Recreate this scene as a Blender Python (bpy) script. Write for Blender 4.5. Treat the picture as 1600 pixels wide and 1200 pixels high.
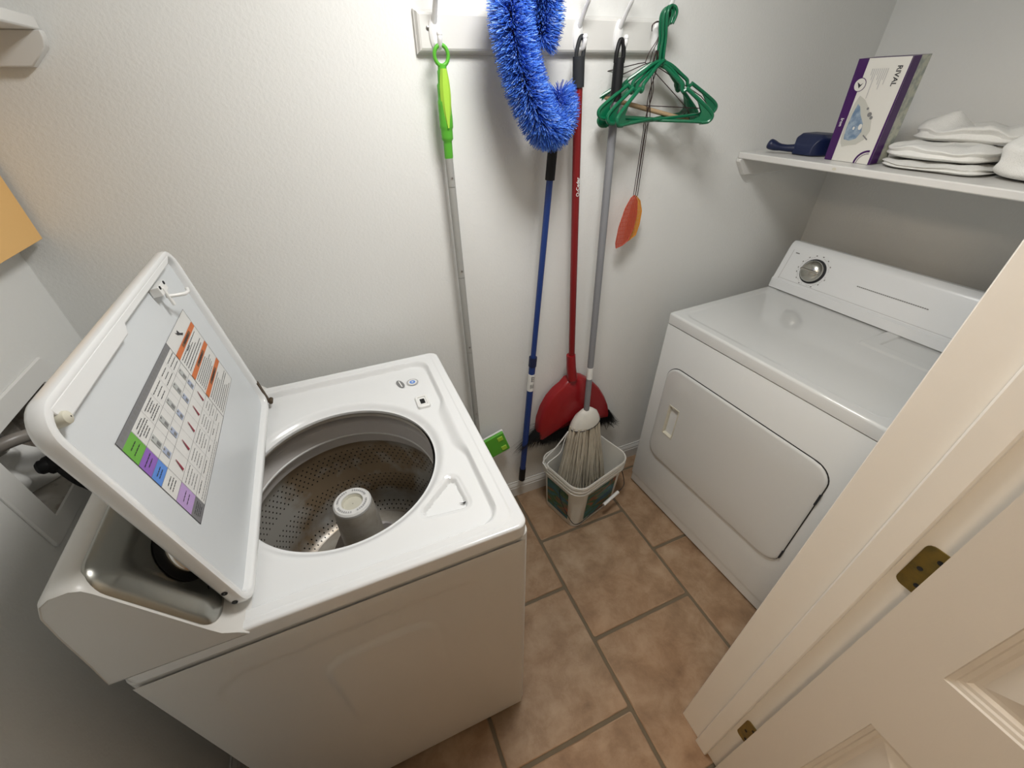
import bpy, bmesh, math, random
from math import sin, cos, pi, radians, sqrt, hypot, atan2
from mathutils import Vector, Matrix, Euler
random.seed(7)
S = bpy.context.scene
for o in list(bpy.data.objects): bpy.data.objects.remove(o, do_unlink=True)

# ------------------------------------------------------------------ camera
cam = bpy.data.cameras.new('camera'); camo = bpy.data.objects.new('camera', cam); S.collection.objects.link(camo)
cam.sensor_fit = 'HORIZONTAL'; cam.sensor_width = 36.0
cam.lens = 642.7213 / 1600 * 36; cam.shift_x = 9.82 / 1600; cam.shift_y = 10.34 / 1600
cam.clip_start = 0.02
R = Matrix(((0.92285046, -0.38488274, -0.01457062), (0.24007027, 0.54522087, 0.80318147), (-0.30118648, -0.74471436, 0.59555624)))
M = R.transposed().to_4x4(); M.translation = Vector((0, -1.18163, 1.57261)); camo.matrix_world = M
S.camera = camo
# ------------------------------------------------------------------ world and exposure
W = bpy.data.worlds.new('world'); S.world = W; W.use_nodes = True
W.node_tree.nodes['Background'].inputs[0].default_value = (1.0, 0.9, 0.8, 1); W.node_tree.nodes['Background'].inputs[1].default_value = 0.05
S.view_settings.view_transform = 'Standard'; S.view_settings.look = 'None'; S.view_settings.gamma = 1.0
S.view_settings.use_curve_mapping = False
S.view_settings.exposure = 0.13
LAMP = (0.42, -0.56, 2.12)        # laundry room ceiling lamp, built below as a glass dome
LAMP_E = 40.0
HALL = (-1.15, -1.60, 2.2); HALL_E = 49.0

# ------------------------------------------------------------------ materials
def mat(name, col, rough=0.5, metal=0.0, bump=None, mott=None, spec=0.5, coat=0.0, alpha=None, emit=None, trans=0.0, sss=0.0):
    m = bpy.data.materials.new(name); m.use_nodes = True; nt = m.node_tree; b = nt.nodes['Principled BSDF']
    b.inputs['Base Color'].default_value = (*col, 1); b.inputs['Roughness'].default_value = rough; b.inputs['Metallic'].default_value = metal
    b.inputs['Specular IOR Level'].default_value = spec; b.inputs['Coat Weight'].default_value = coat
    b.inputs['Transmission Weight'].default_value = trans
    if alpha is not None: b.inputs['Alpha'].default_value = alpha
    if emit: b.inputs['Emission Color'].default_value = (*emit[0], 1); b.inputs['Emission Strength'].default_value = emit[1]
    tc = nt.nodes.new('ShaderNodeTexCoord')
    if bump:
        n = nt.nodes.new('ShaderNodeTexNoise'); n.inputs['Scale'].default_value = bump[0]; n.inputs['Detail'].default_value = 3
        bp = nt.nodes.new('ShaderNodeBump'); bp.inputs['Strength'].default_value = bump[1]; bp.inputs['Distance'].default_value = bump[2]
        nt.links.new(tc.outputs['Object'], n.inputs['Vector']); nt.links.new(n.outputs['Fac'], bp.inputs['Height']); nt.links.new(bp.outputs['Normal'], b.inputs['Normal'])
    if mott:   # (scale, colour2, lo, hi)
        n = nt.nodes.new('ShaderNodeTexNoise'); n.inputs['Scale'].default_value = mott[0]; n.inputs['Detail'].default_value = 6; n.inputs['Roughness'].default_value = 0.6
        r = nt.nodes.new('ShaderNodeMapRange'); r.inputs[1].default_value = mott[2]; r.inputs[2].default_value = mott[3]
        mx = nt.nodes.new('ShaderNodeMix'); mx.data_type = 'RGBA'
        mx.inputs[6].default_value = (*col, 1); mx.inputs[7].default_value = (*mott[1], 1)
        nt.links.new(tc.outputs['Object'], n.inputs['Vector']); nt.links.new(n.outputs['Fac'], r.inputs[0]); nt.links.new(r.outputs[0], mx.inputs[0]); nt.links.new(mx.outputs[2], b.inputs['Base Color'])
    return m

WALLC = (0.79, 0.795, 0.775)
m_wall = mat('painted_drywall', WALLC, 0.75, bump=(170, 0.35, 0.0022))
m_ceil = mat('ceiling_paint', (0.75, 0.75, 0.73), 0.9)
m_trim = mat('trim_paint', (0.69, 0.685, 0.66), 0.35, bump=(60, 0.08, 0.002))
m_jamb = mat('door_frame_paint', (0.77, 0.735, 0.67), 0.32, bump=(35, 0.12, 0.003))
m_door = mat('door_paint', (0.66, 0.625, 0.565), 0.42, bump=(220, 0.12, 0.001))
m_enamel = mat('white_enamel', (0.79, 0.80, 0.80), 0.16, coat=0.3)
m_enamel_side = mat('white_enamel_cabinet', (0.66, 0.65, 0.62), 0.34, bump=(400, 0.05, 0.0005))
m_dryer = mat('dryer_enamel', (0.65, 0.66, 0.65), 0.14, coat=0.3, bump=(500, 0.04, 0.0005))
m_dryer_con = mat('dryer_console_plastic', (0.74, 0.76, 0.77), 0.25)
m_lid_in = mat('lid_inner_enamel', (0.66, 0.69, 0.71), 0.3)
m_steel = mat('brushed_stainless', (0.33, 0.325, 0.295), 0.24, metal=1.0, bump=(300, 0.03, 0.0005))
m_chrome = mat('chrome', (0.75, 0.74, 0.72), 0.12, metal=1.0)
m_nickel = mat('satin_knob', (0.50, 0.49, 0.45), 0.25, metal=1.0)
m_black = mat('black_plastic', (0.010, 0.010, 0.011), 0.5, spec=0.25)
m_dark = mat('dark_gap', (0.015, 0.013, 0.012), 0.9)
m_grey = mat('grey_plastic', (0.30, 0.30, 0.30), 0.5)
m_dgrey = mat('charcoal_plastic', (0.028, 0.030, 0.033), 0.6, spec=0.2)
m_ring = mat('balance_ring_plastic', (0.62, 0.595, 0.58), 0.35)
m_ring2 = mat('tub_ring_plastic', (0.64, 0.60, 0.53), 0.5)
m_agit = mat('agitator_plastic', (0.55, 0.52, 0.46), 0.45, mott=(30, (0.44, 0.39, 0.32), 0.4, 0.7))
m_white = mat('white_plastic', (0.78, 0.78, 0.76), 0.3)
m_cream = mat('aged_plastic', (0.62, 0.60, 0.50), 0.5)
m_brass = mat('brass', (0.30, 0.22, 0.06), 0.4, metal=0.8, mott=(40, (0.18, 0.15, 0.06), 0.4, 0.7))
m_hook = mat('white_hook_enamel', (0.82, 0.82, 0.82), 0.18, coat=0.3)
m_screw = mat('screw_steel', (0.35, 0.34, 0.33), 0.35, metal=1.0)
m_green = mat('lime_plastic', (0.10, 0.42, 0.035), 0.35)
m_lime = mat('soft_lime_grip', (0.40, 0.68, 0.06), 0.45)
m_alu = mat('painted_aluminium', (0.36, 0.36, 0.34), 0.45)
m_blue = mat('blue_pole', (0.010, 0.038, 0.19), 0.35)
m_navy = mat('navy_plastic', (0.005, 0.012, 0.055), 0.4)
m_red = mat('red_plastic', (0.27, 0.008, 0.012), 0.3)
m_redpole = mat('red_pole', (0.20, 0.007, 0.009), 0.3)
m_hgreen = mat('green_hanger_plastic', (0.004, 0.125, 0.055), 0.28)
m_wire = mat('dark_wire', (0.05, 0.03, 0.03), 0.4, metal=0.6)
m_card = mat('cardboard', (0.36, 0.25, 0.14), 0.8)
m_greypole = mat('grey_pole', (0.23, 0.235, 0.25), 0.4)
m_cotton = mat('cotton_strand', (0.60, 0.55, 0.45), 0.95, mott=(12, (0.48, 0.43, 0.34), 0.4, 0.65))
m_mophead = mat('mop_cap', (0.68, 0.66, 0.60), 0.55)
m_bucket = mat('bucket_plastic', (0.72, 0.71, 0.66), 0.4)
m_purple = mat('purple_print', (0.050, 0.006, 0.095), 0.35)
m_boxw = mat('box_white', (0.70, 0.69, 0.64), 0.45)
m_boxg = mat('box_side_print', (0.50, 0.51, 0.42), 0.4, mott=(45, (0.30, 0.33, 0.30), 0.45, 0.6))
m_ink = mat('ink', (0.03, 0.03, 0.035), 0.6)
m_inkg = mat('grey_ink', (0.20, 0.20, 0.20), 0.6)
m_inkl = mat('light_ink', (0.42, 0.42, 0.43), 0.6)
m_ironw = mat('iron_print_white', (0.52, 0.52, 0.47), 0.4)
m_ironb = mat('iron_print_blue', (0.14, 0.22, 0.33), 0.35, mott=(60, (0.30, 0.38, 0.47), 0.4, 0.6))
m_towel = mat('terry_cloth', (0.80, 0.80, 0.77), 1.0, bump=(450, 0.5, 0.003))
m_orange = mat('orange_board', (0.84, 0.52, 0.20), 0.7)
m_p_org = mat('label_orange', (0.62, 0.16, 0.04), 0.5)
m_p_brn = mat('label_brown', (0.20, 0.09, 0.04), 0.5)
m_p_grn = mat('label_green', (0.14, 0.42, 0.05), 0.5)
m_p_pur = mat('label_purple', (0.27, 0.12, 0.50), 0.5)
m_p_blu = mat('label_blue', (0.10, 0.26, 0.70), 0.5)
m_p_lil = mat('label_lilac', (0.48, 0.33, 0.62), 0.5)
m_p_gry = mat('label_grey', (0.20, 0.20, 0.21), 0.5)
m_p_wht = mat('label_white', (0.72, 0.72, 0.70), 0.5)
m_p_red = mat('label_red', (0.30, 0.02, 0.05), 0.5)
m_p_sky = mat('label_pale_blue', (0.38, 0.44, 0.58), 0.5)
m_paleprint = mat('label_pale_grey', (0.45, 0.47, 0.46), 0.5)
m_swr = mat('swatter_red', (0.62, 0.10, 0.05), 0.4, trans=0.25)
m_swo = mat('swatter_orange', (0.80, 0.33, 0.03), 0.4, trans=0.25)
m_hose = mat('grey_hose', (0.22, 0.20, 0.18), 0.35)
m_boxin = mat('outlet_box_interior', (0.42, 0.40, 0.36), 0.7, mott=(14, (0.14, 0.10, 0.07), 0.48, 0.62))

def duster_mat():
    m = mat('blue_bristle', (0.035, 0.13, 0.72), 0.45); nt = m.node_tree; b = nt.nodes['Principled BSDF']
    g = nt.nodes.new('ShaderNodeNewGeometry'); r = nt.nodes.new('ShaderNodeValToRGB')
    r.color_ramp.elements[0].color = (0.02, 0.105, 0.62, 1); r.color_ramp.elements[1].color = (0.22, 0.42, 0.90, 1); x_ = r.color_ramp.elements.new(.86); x_.color = (0.13, 0.32, 0.86, 1); r.color_ramp.elements[2].color = (0.45, 0.62, 0.98, 1)
    nt.links.new(g.outputs['Random Per Island'], r.inputs[0]); nt.links.new(r.outputs[0], b.inputs['Base Color']); return m
m_duster = duster_mat()

def tile_mat():
    m = mat('stone_tile', (0.36, 0.25, 0.16), 0.55, spec=0.3); nt = m.node_tree; b = nt.nodes['Principled BSDF']; N = nt.nodes; L = nt.links
    tc = N.new('ShaderNodeTexCoord'); g = N.new('ShaderNodeNewGeometry')
    off = N.new('ShaderNodeVectorMath'); off.operation = 'ADD'
    sc = N.new('ShaderNodeVectorMath'); sc.operation = 'SCALE'; sc.inputs[3].default_value = 9.0
    cmb = N.new('ShaderNodeCombineXYZ')
    L.new(g.outputs['Random Per Island'], cmb.inputs[0]); L.new(g.outputs['Random Per Island'], cmb.inputs[1]); L.new(cmb.outputs[0], sc.inputs[0])
    L.new(tc.outputs['Object'], off.inputs[0]); L.new(sc.outputs[0], off.inputs[1])
    n1 = N.new('ShaderNodeTexNoise'); n1.inputs['Scale'].default_value = 11; n1.inputs['Detail'].default_value = 8; n1.inputs['Roughness'].default_value = 0.62; n1.inputs['Distortion'].default_value = 0.25
    L.new(off.outputs[0], n1.inputs['Vector'])
    cr = N.new('ShaderNodeValToRGB'); e = cr.color_ramp.elements
    e[0].position = 0.30; e[0].color = (0.22, 0.145, 0.09, 1); e[1].position = 0.72; e[1].color = (0.42, 0.315, 0.22, 1)
    x = cr.color_ramp.elements.new(0.46); x.color = (0.30, 0.205, 0.13, 1); y = cr.color_ramp.elements.new(0.58); y.color = (0.36, 0.26, 0.175, 1)
    L.new(n1.outputs['Fac'], cr.inputs[0])
    n2 = N.new('ShaderNodeTexNoise'); n2.inputs['Scale'].default_value = 2.2; n2.inputs['Detail'].default_value = 2; L.new(off.outputs[0], n2.inputs['Vector'])
    mx = N.new('ShaderNodeMix'); mx.data_type = 'RGBA'; mx.blend_type = 'MULTIPLY'
    cr2 = N.new('ShaderNodeValToRGB'); cr2.color_ramp.elements[0].position = .35; cr2.color_ramp.elements[0].color = (0.95, 0.84, 0.74, 1); cr2.color_ramp.elements[1].position = .65; cr2.color_ramp.elements[1].color = (1, 1, 0.98, 1)
    L.new(n2.outputs['Fac'], cr2.inputs[0]); mx.inputs[0].default_value = 1.0
    L.new(cr.outputs[0], mx.inputs[6]); L.new(cr2.outputs[0], mx.inputs[7]); L.new(mx.outputs[2], b.inputs['Base Color'])
    n3 = N.new('ShaderNodeTexNoise'); n3.inputs['Scale'].default_value = 16; n3.inputs['Detail'].default_value = 7; n3.inputs['Distortion'].default_value = 1.2; L.new(off.outputs[0], n3.inputs['Vector'])
    bp = N.new('ShaderNodeBump'); bp.inputs['Strength'].default_value = 0.6; bp.inputs['Distance'].default_value = 0.004
    L.new(n3.outputs['Fac'], bp.inputs['Height']); L.new(bp.outputs['Normal'], b.inputs['Normal'])
    return m
m_tile = tile_mat()
m_grout = mat('grout', (0.15, 0.118, 0.078), 0.9, bump=(300, 0.4, 0.001))

def basket_mat():
    m = mat('perforated_basket_steel', (0.3, 0.28, 0.25), 0.38, metal=0.45); nt = m.node_tree; b = nt.nodes['Principled BSDF']; N = nt.nodes; L = nt.links
    uv = N.new('ShaderNodeUVMap'); uv.uv_map = 'uv'
    sep = N.new('ShaderNodeSeparateXYZ'); L.new(uv.outputs[0], sep.inputs[0])
    def math_(op, a, bb=None, v=None):
        n = N.new('ShaderNodeMath'); n.operation = op
        if isinstance(a, (int, float)): n.inputs[0].default_value = a
        else: L.new(a, n.inputs[0])
        if bb is not None:
            if isinstance(bb, (int, float)): n.inputs[1].default_value = bb
            else: L.new(bb, n.inputs[1])
        return n.outputs[0]
    U = math_('MULTIPLY', sep.outputs[0], 96.0); V = math_('MULTIPLY', sep.outputs[1], 1.0)   # v in units of hole rows
    row = math_('FLOOR', V); half = math_('MULTIPLY', math_('MODULO', row, 2.0), 0.5)
    fu = math_('SUBTRACT', math_('FRACT', math_('ADD', U, half)), 0.5); fv = math_('SUBTRACT', math_('FRACT', V), 0.5)
    d = math_('ADD', math_('MULTIPLY', math_('MULTIPLY', fu, fu), 2.2), math_('MULTIPLY', fv, fv))
    hole = math_('LESS_THAN', d, 0.045)
    # bands without holes
    band = math_('GREATER_THAN', math_('MODULO', row, 9.0), 2.5)
    tc = N.new('ShaderNodeTexCoord'); n = N.new('ShaderNodeTexNoise'); n.inputs['Scale'].default_value = 7; n.inputs['Detail'].default_value = 6; L.new(tc.outputs['Object'], n.inputs['Vector'])
    cr = N.new('ShaderNodeValToRGB'); cr.color_ramp.elements[0].position = .43; cr.color_ramp.elements[0].color = (0.56, 0.56, 0.54, 1); cr.color_ramp.elements[1].position = .57; cr.color_ramp.elements[1].color = (0.33, 0.25, 0.165, 1)
    L.new(n.outputs['Fac'], cr.inputs[0])
    ht = math_('MULTIPLY', hole, band)
    mx = N.new('ShaderNodeMix'); mx.data_type = 'RGBA'; L.new(ht, mx.inputs[0]); L.new(cr.outputs[0], mx.inputs[6]); mx.inputs[7].default_value = (0.015, 0.012, 0.01, 1)
    L.new(mx.outputs[2], b.inputs['Base Color'])
    inv = math_('SUBTRACT', 1.0, ht); bp = N.new('ShaderNodeBump'); bp.inputs['Strength'].default_value = .6; bp.inputs['Distance'].default_value = .002; L.new(inv, bp.inputs['Height']); L.new(bp.outputs['Normal'], b.inputs['Normal'])
    return m
m_basket = basket_mat()

def bucket_label_mat():
    m = mat('bucket_label_print', (0.02, 0.2, 0.22), 0.4); nt = m.node_tree; b = nt.nodes['Principled BSDF']; N = nt.nodes; L = nt.links
    tc = N.new('ShaderNodeTexCoord'); mp = N.new('ShaderNodeMapping'); mp.inputs['Scale'].default_value = (1, 1, 2.6); mp.inputs['Rotation'].default_value = (0.35, -0.45, 0)
    n = N.new('ShaderNodeTexNoise'); n.inputs['Scale'].default_value = 9; n.inputs['Detail'].default_value = 2; n.inputs['Distortion'].default_value = 0.8
    L.new(tc.outputs['Object'], mp.inputs[0]); L.new(mp.outputs[0], n.inputs['Vector'])
    cr = N.new('ShaderNodeValToRGB'); e = cr.color_ramp.elements
    e[0].position = 0.32; e[0].color = (0.008, 0.06, 0.13, 1); e[1].position = 0.74; e[1].color = (0.32, 0.08, 0.03, 1)
    for p, c in ((.42, (0.01, 0.15, 0.18)), (.50, (0.012, 0.08, 0.035)), (.56, (0.03, 0.13, 0.06)), (.62, (0.30, 0.06, 0.03)), (.66, (0.012, 0.10, 0.08))):
        q = e.new(p); q.color = (*c, 1)
    L.new(n.outputs['Fac'], cr.inputs[0]); L.new(cr.outputs[0], b.inputs['Base Color']); return m
m_blabel = bucket_label_mat()

# ------------------------------------------------------------------ object helpers
def org(o):
    p = Vector((0, 0, 0))
    while o: p += o.location; o = o.parent
    return p
def thing(name, label, cat, loc=(0, 0, 0), group=None, kind=None):
    o = bpy.data.objects.new(name, None); o.empty_display_size = 0.05; S.collection.objects.link(o); o.location = loc
    tag(o, label, cat, group, kind); return o
def tag(o, label=None, cat=None, group=None, kind=None):
    if label: o['label'] = label
    if cat: o['category'] = cat
    if group: o['group'] = group
    if kind: o['kind'] = kind
    return o
def link(name, me, parent=None, loc=None):
    """mesh is in world coordinates; the object gets its origin at the parent's origin (or loc)"""
    o = bpy.data.objects.new(name, me); S.collection.objects.link(o)
    if parent is not None:
        o.parent = parent; me.transform(Matrix.Translation(-org(parent)))
    elif loc is not None:
        me.transform(Matrix.Translation(-Vector(loc))); o.location = loc
    return o
class MB:
    def __init__(s): s.v = []; s.f = []; s.mi = []; s.uv = None; s.sm = []
    def add(s, v, f, mi=0, sm=True):
        k = len(s.v); s.v += [tuple(p) for p in v]
        for q in f: s.f.append(tuple(k + i for i in q)); s.mi.append(mi); s.sm.append(sm)
        return s
    def box(s, a, b, mi=0, T=None):
        x0, y0, z0 = a; x1, y1, z1 = b
        v = [(x0, y0, z0), (x1, y0, z0), (x1, y1, z0), (x0, y1, z0), (x0, y0, z1), (x1, y0, z1), (x1, y1, z1), (x0, y1, z1)]
        if T: v = [T(Vector(p)) for p in v]
        return s.add(v, [(0, 3, 2, 1), (4, 5, 6, 7), (0, 1, 5, 4), (1, 2, 6, 5), (2, 3, 7, 6), (3, 0, 4, 7)], mi, False)
    def tube(s, pts, r, n=12, mi=0, caps=True, closed=False, flat=1.0, up=None):
        P = [Vector(p) for p in pts]; rs = r if isinstance(r, (list, tuple)) else [r] * len(P)
        rings = []; prev = None
        for i, p in enumerate(P):
            if closed: t = (P[(i + 1) % len(P)] - P[i - 1])
            else: t = (P[min(i + 1, len(P) - 1)] - P[max(i - 1, 0)])
            t.normalize()
            if prev is None:
                a = Vector(up) if up else (Vector((0, 0, 1)) if abs(t.z) < .9 else Vector((0, 1, 0)))
                a = (a - t * a.dot(t)).normalized()
            else:
                a = prev - t * prev.dot(t)
                a = a.normalized() if a.length > 1e-6 else t.orthogonal().normalized()
            prev = a; bb = t.cross(a)
            rings.append([p + (a * cos(2 * pi * k / n) * flat + bb * sin(2 * pi * k / n)) * rs[i] for k in range(n)])
        return s.loops(rings, mi, caps and not closed, caps and not closed, wrap=closed)
    def loops(s, rings, mi=0, cap0=True, cap1=True, wrap=False, sm=True):
        n = len(rings[0]); v = [q for r_ in rings for q in r_]; f = []
        m = len(rings)
        for i in range(m if wrap else m - 1):
            a = i * n; b = ((i + 1) % m) * n
            for k in range(n): f.append((a + k, a + (k + 1) % n, b + (k + 1) % n, b + k))
        s.add(v, f, mi, sm)
        k = len(s.v) - len(v)
        if cap0: s.f.append(tuple(k + j for j in reversed(range(n)))); s.mi.append(mi); s.sm.append(False)
        if cap1: s.f.append(tuple(k + (m - 1) * n + j for j in range(n))); s.mi.append(mi); s.sm.append(False)
        return s
    def lathe(s, prof, c, n=48, mi=0, axis=None, caps=False):
        rings = []
        for r, z in prof:
            if axis is None: rings.append([Vector((c[0] + r * cos(2 * pi * k / n), c[1] + r * sin(2 * pi * k / n), c[2] + z)) for k in range(n)])
            else:
                a = Vector(axis).normalized(); u = a.orthogonal().normalized(); w = a.cross(u)
                rings.append([Vector(c) + a * z + (u * cos(2 * pi * k / n) + w * sin(2 * pi * k / n)) * r for k in range(n)])
        return s.loops(rings, mi, caps, caps)
    def quad(s, pts, mi=0): return s.add(pts, [tuple(range(len(pts)))], mi, False)
    def grid(s, nx, ny, fn, mi=0):
        v = [fn(i / nx, j / ny) for j in range(ny + 1) for i in range(nx + 1)]
        f = [(j * (nx + 1) + i, j * (nx + 1) + i + 1, (j + 1) * (nx + 1) + i + 1, (j + 1) * (nx + 1) + i) for j in range(ny) for i in range(nx)]
        return s.add(v, f, mi, True)
    def build(s, name, mats, parent=None, bevel=None, seg=2, loc=None, subsurf=0, fixn=True, kind=None, sharp=38):
        me = bpy.data.meshes.new(name); me.from_pydata(s.v, [], s.f)
        if not isinstance(mats, (list, tuple)): mats = [mats]
        for m in mats: me.materials.append(m)
        me.polygons.foreach_set('material_index', s.mi); me.polygons.foreach_set('use_smooth', s.sm); me.update()
        if fixn:
            bm = bmesh.new(); bm.from_mesh(me); bmesh.ops.recalc_face_normals(bm, faces=bm.faces)
            for e_ in bm.edges:
                if len(e_.link_faces) == 2 and e_.calc_face_angle(0) > radians(sharp): e_.smooth = False
            bm.to_mesh(me); bm.free()
        o = link(name, me, parent, loc)
        if bevel:
            md = o.modifiers.new('bevel', 'BEVEL'); md.width = bevel; md.segments = seg; md.limit_method = 'ANGLE'; md.angle_limit = radians(40)
            md.harden_normals = False
            for p in me.polygons: p.use_smooth = True
            wn = o.modifiers.new('wn', 'WEIGHTED_NORMAL'); wn.keep_sharp = True
        if subsurf:
            md = o.modifiers.new('sub', 'SUBSURF'); md.levels = md.render_levels = subsurf
        if kind: o['kind'] = kind
        return o
def rrect(cx, cy, hx, hy, r, n=6):
    """rounded rectangle outline, (n+1)*4 points"""
    out = []
    for (sx, sy, a0) in ((1, 1, 0), (-1, 1, pi / 2), (-1, -1, pi), (1, -1, 3 * pi / 2)):
        for k in range(n + 1):
            a = a0 + pi / 2 * k / n; out.append((cx + sx * (hx - r) + r * cos(a), cy + sy * (hy - r) + r * sin(a)))
    return out
def text(name, s, size, mats, O, X, Y, parent, align='CENTER', ext=0.0):
    cu = bpy.data.curves.new(name, 'FONT'); cu.body = s; cu.size = size; cu.align_x = align; cu.align_y = 'CENTER'; cu.extrude = ext; cu.resolution_u = 2; cu.offset = size * .018
    o = bpy.data.objects.new('tmp_text', cu); S.collection.objects.link(o)
    dg = bpy.context.evaluated_depsgraph_get(); me = bpy.data.meshes.new_from_object(o.evaluated_get(dg)); bpy.data.objects.remove(o)
    X = Vector(X).normalized(); Y = Vector(Y).normalized(); Z = X.cross(Y)
    T = Matrix((X, Y, Z)).transposed().to_4x4(); T.translation = Vector(O); me.transform(T); me.materials.clear(); me.materials.append(mats); me.name = name
    return link(name, me, parent)
def smooth(a, b, x):
    t = max(0, min(1, (x - a) / (b - a))); return t * t * (3 - 2 * t)
def sdrr(x, y, cx, cy, hx, hy, r):
    qx = abs(x - cx) - (hx - r); qy = abs(y - cy) - (hy - r)
    return hypot(max(qx, 0), max(qy, 0)) + min(max(qx, qy), 0) - r
def spline(pts, n=8):
    P = [Vector(p) for p in pts]; out = []
    for i in range(len(P) - 1):
        p0 = P[max(i - 1, 0)]; p1 = P[i]; p2 = P[i + 1]; p3 = P[min(i + 2, len(P) - 1)]
        for k in range(n):
            t = k / n; out.append(0.5 * ((2 * p1) + (-p0 + p2) * t + (2 * p0 - 5 * p1 + 4 * p2 - p3) * t * t + (-p0 + 3 * p1 - 3 * p2 + p3) * t ** 3))
    out.append(P[-1]); return out
def copy_tree(o, parent=None):
    c = o.copy(); S.collection.objects.link(c); c.parent = parent
    for ch in list(o.children): copy_tree(ch, c)
    return c
def struct(o): o['kind'] = 'structure'; return o

# ------------------------------------------------------------------ room shell
XL, XR, YB, YN, YH, ZC = -0.606, 1.857, 0.0, -1.0, -1.13, 2.3
HXL, HXR, HYN = -1.9, 2.2, -2.7
DJ = 0.65; DJL = -0.30      # door opening in x
def slab(name, a, b, m): return struct(MB().box(a, b).build(name, m, loc=((a[0]+b[0])/2, (a[1]+b[1])/2, a[2])))
slab('wall_back', (XL - .1, YB, 0), (XR + .1, YB + .1, ZC), m_wall)
slab('wall_right', (XR, YN - .13, 0), (XR + .1, YB, ZC), m_wall)
# front wall with the doorway
fw = MB(); fw.box((DJ + .019, YH, 0), (XR, YN, ZC)); fw.box((XL - .1, YH, 0), (DJL - .019, YN, ZC)); fw.box((DJL - .019, YH, 2.05), (DJ + .019, YN, ZC))
struct(fw.build('wall_front', m_wall))
# left wall with the hole for the water outlet box
OY0, OY1, OZ0, OZ1 = -0.412, -0.198, 0.935, 1.11
lw = MB(); xa, xb = XL - .1, XL
lw.box((xa, YN, 0), (xb, OY0, ZC)); lw.box((xa, OY1, 0), (xb, YB, ZC)); lw.box((xa, OY0, 0), (xb, OY1, OZ0)); lw.box((xa, OY0, OZ1), (xb, OY1, ZC))
struct(lw.build('wall_left', m_wall))
slab('ceiling', (HXL, HYN, ZC), (HXR, YB + .1, ZC + .1), m_ceil)
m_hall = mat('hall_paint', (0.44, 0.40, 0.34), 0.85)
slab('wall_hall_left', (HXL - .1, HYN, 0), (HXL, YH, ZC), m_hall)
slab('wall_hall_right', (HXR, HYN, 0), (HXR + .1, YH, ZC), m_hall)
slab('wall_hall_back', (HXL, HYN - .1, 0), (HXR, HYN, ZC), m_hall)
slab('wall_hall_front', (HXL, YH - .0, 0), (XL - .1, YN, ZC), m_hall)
# floor: running bond tiles in one mesh
X0, Y0, TS = 0.5132, -0.2799, 0.4201; G = 0.0058
fl = MB(); fl.quad([(HXL, HYN, -.004), (HXR, HYN, -.004), (HXR, YB, -.004), (HXL, YB, -.004)], 1)
fl.box((HXL, HYN, -.03), (HXR, YB, -.006), 1)
for k in range(-6, 5):
    xa_, xb_ = X0 + k * TS + G, X0 + (k + 1) * TS - G
    yo = Y0 - (0.214 if k % 2 else 0)
    for j in range(-2, 8):
        yb_, ya_ = yo - j * TS - G, yo - (j + 1) * TS + G
        a0, a1, b0, b1 = max(xa_, HXL), min(xb_, HXR), max(ya_, HYN), min(yb_, YB)
        if a1 - a0 < .01 or b1 - b0 < .01: continue
        e = .0035
        rings = [[Vector((x, y, z)) for x, y in rrect((a0 + a1) / 2, (b0 + b1) / 2, (a1 - a0) / 2 - i, (b1 - b0) / 2 - i, .006, 2)] for i, z in ((0, -.0045), (.0003, -.0015), (e * .5, -.0004), (e, 0))]
        fl.loops(rings, 0, False, True)
struct(fl.build('floor', [m_tile, m_grout]))
# baseboards with moulded profile
def baseboard(name, pts, nrm, h=.087):
    prof = [(0.0, 0), (.013, 0), (.013, h * .62), (.0105, h * .68), (.0115, h * .76), (.008, h * .86), (.0045, h * .93), (.004, h), (0, h)]
    (xa, ya), (xb, yb) = pts; b = MB()
    r1 = [Vector((xa + nrm[0] * d, ya + nrm[1] * d, z)) for d, z in prof]; r2 = [Vector((xb + nrm[0] * d, yb + nrm[1] * d, z)) for d, z in prof]
    b.loops([r1, r2], 0, True, True, sm=False); return struct(b.build(name, m_trim))
baseboard('baseboard_back', ((XL, 0), (XR, 0)), (0, -1))
baseboard('baseboard_left', ((XL, -.02), (XL, YN)), (1, 0))
baseboard('baseboard_right', ((XR, -.02), (XR, YN)), (-1, 0))

# door frame on the right of the doorway: jamb, stop, brass hinge leaves
jr = MB(); jr.box((DJ, YH - .012, 0), (DJ + .019, YN + .012, 2.06))
jr = jr.build('trim_1', m_jamb, bevel=.002); struct(jr)
st = MB(); st.box((DJ - .012, -1.092, 0), (DJ, -1.054, 2.05)); st.build('door_stop', m_jamb, jr, bevel=.003)
def hinge(z):
    h = MB()
    ring = [(y, z_) for y, z_ in rrect(-1.122, z, .022, .0445, .010, 4)]
    h.loops([[Vector((DJ - .0002, y, q)) for y, q in ring], [Vector((DJ - .0022, y, q)) for y, q in ring]], 0, True, True, sm=False)
    for dz, dy in ((.028, -.006), (-.028, -.006), (0, .004)):
        h.lathe([(.0035, -.0002), (.0035, .0008), (.0012, .0002)], (DJ - .0022, -1.116 + dy, z + dz), 12, 1, axis=(-1, 0, 0), caps=True)
    h.tube([(DJ - .008, -1.139, z - .045), (DJ - .008, -1.139, z + .045)], .0065, 12, 0)
    return h.build('hinge', [m_brass, m_dark], jr)
hinge(1.022); hinge(.292); hinge(1.80)
jl = MB(); jl.box((DJL - .019, YH - .012, 0), (DJL, YN + .012, 2.06)); struct(jl.build('trim_2', m_jamb, bevel=.002))
jt = MB(); jt.box((DJL, YH - .012, 2.031), (DJ, YN + .012, 2.05)); struct(jt.build('trim_3', m_jamb, bevel=.002))
# casings on the laundry side
cs = MB(); cs.box((DJ + .006, YN + .0, 0), (DJ + .063, YN + .013, 2.11)); struct(cs.build('trim_4', m_trim, bevel=.004))
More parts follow.
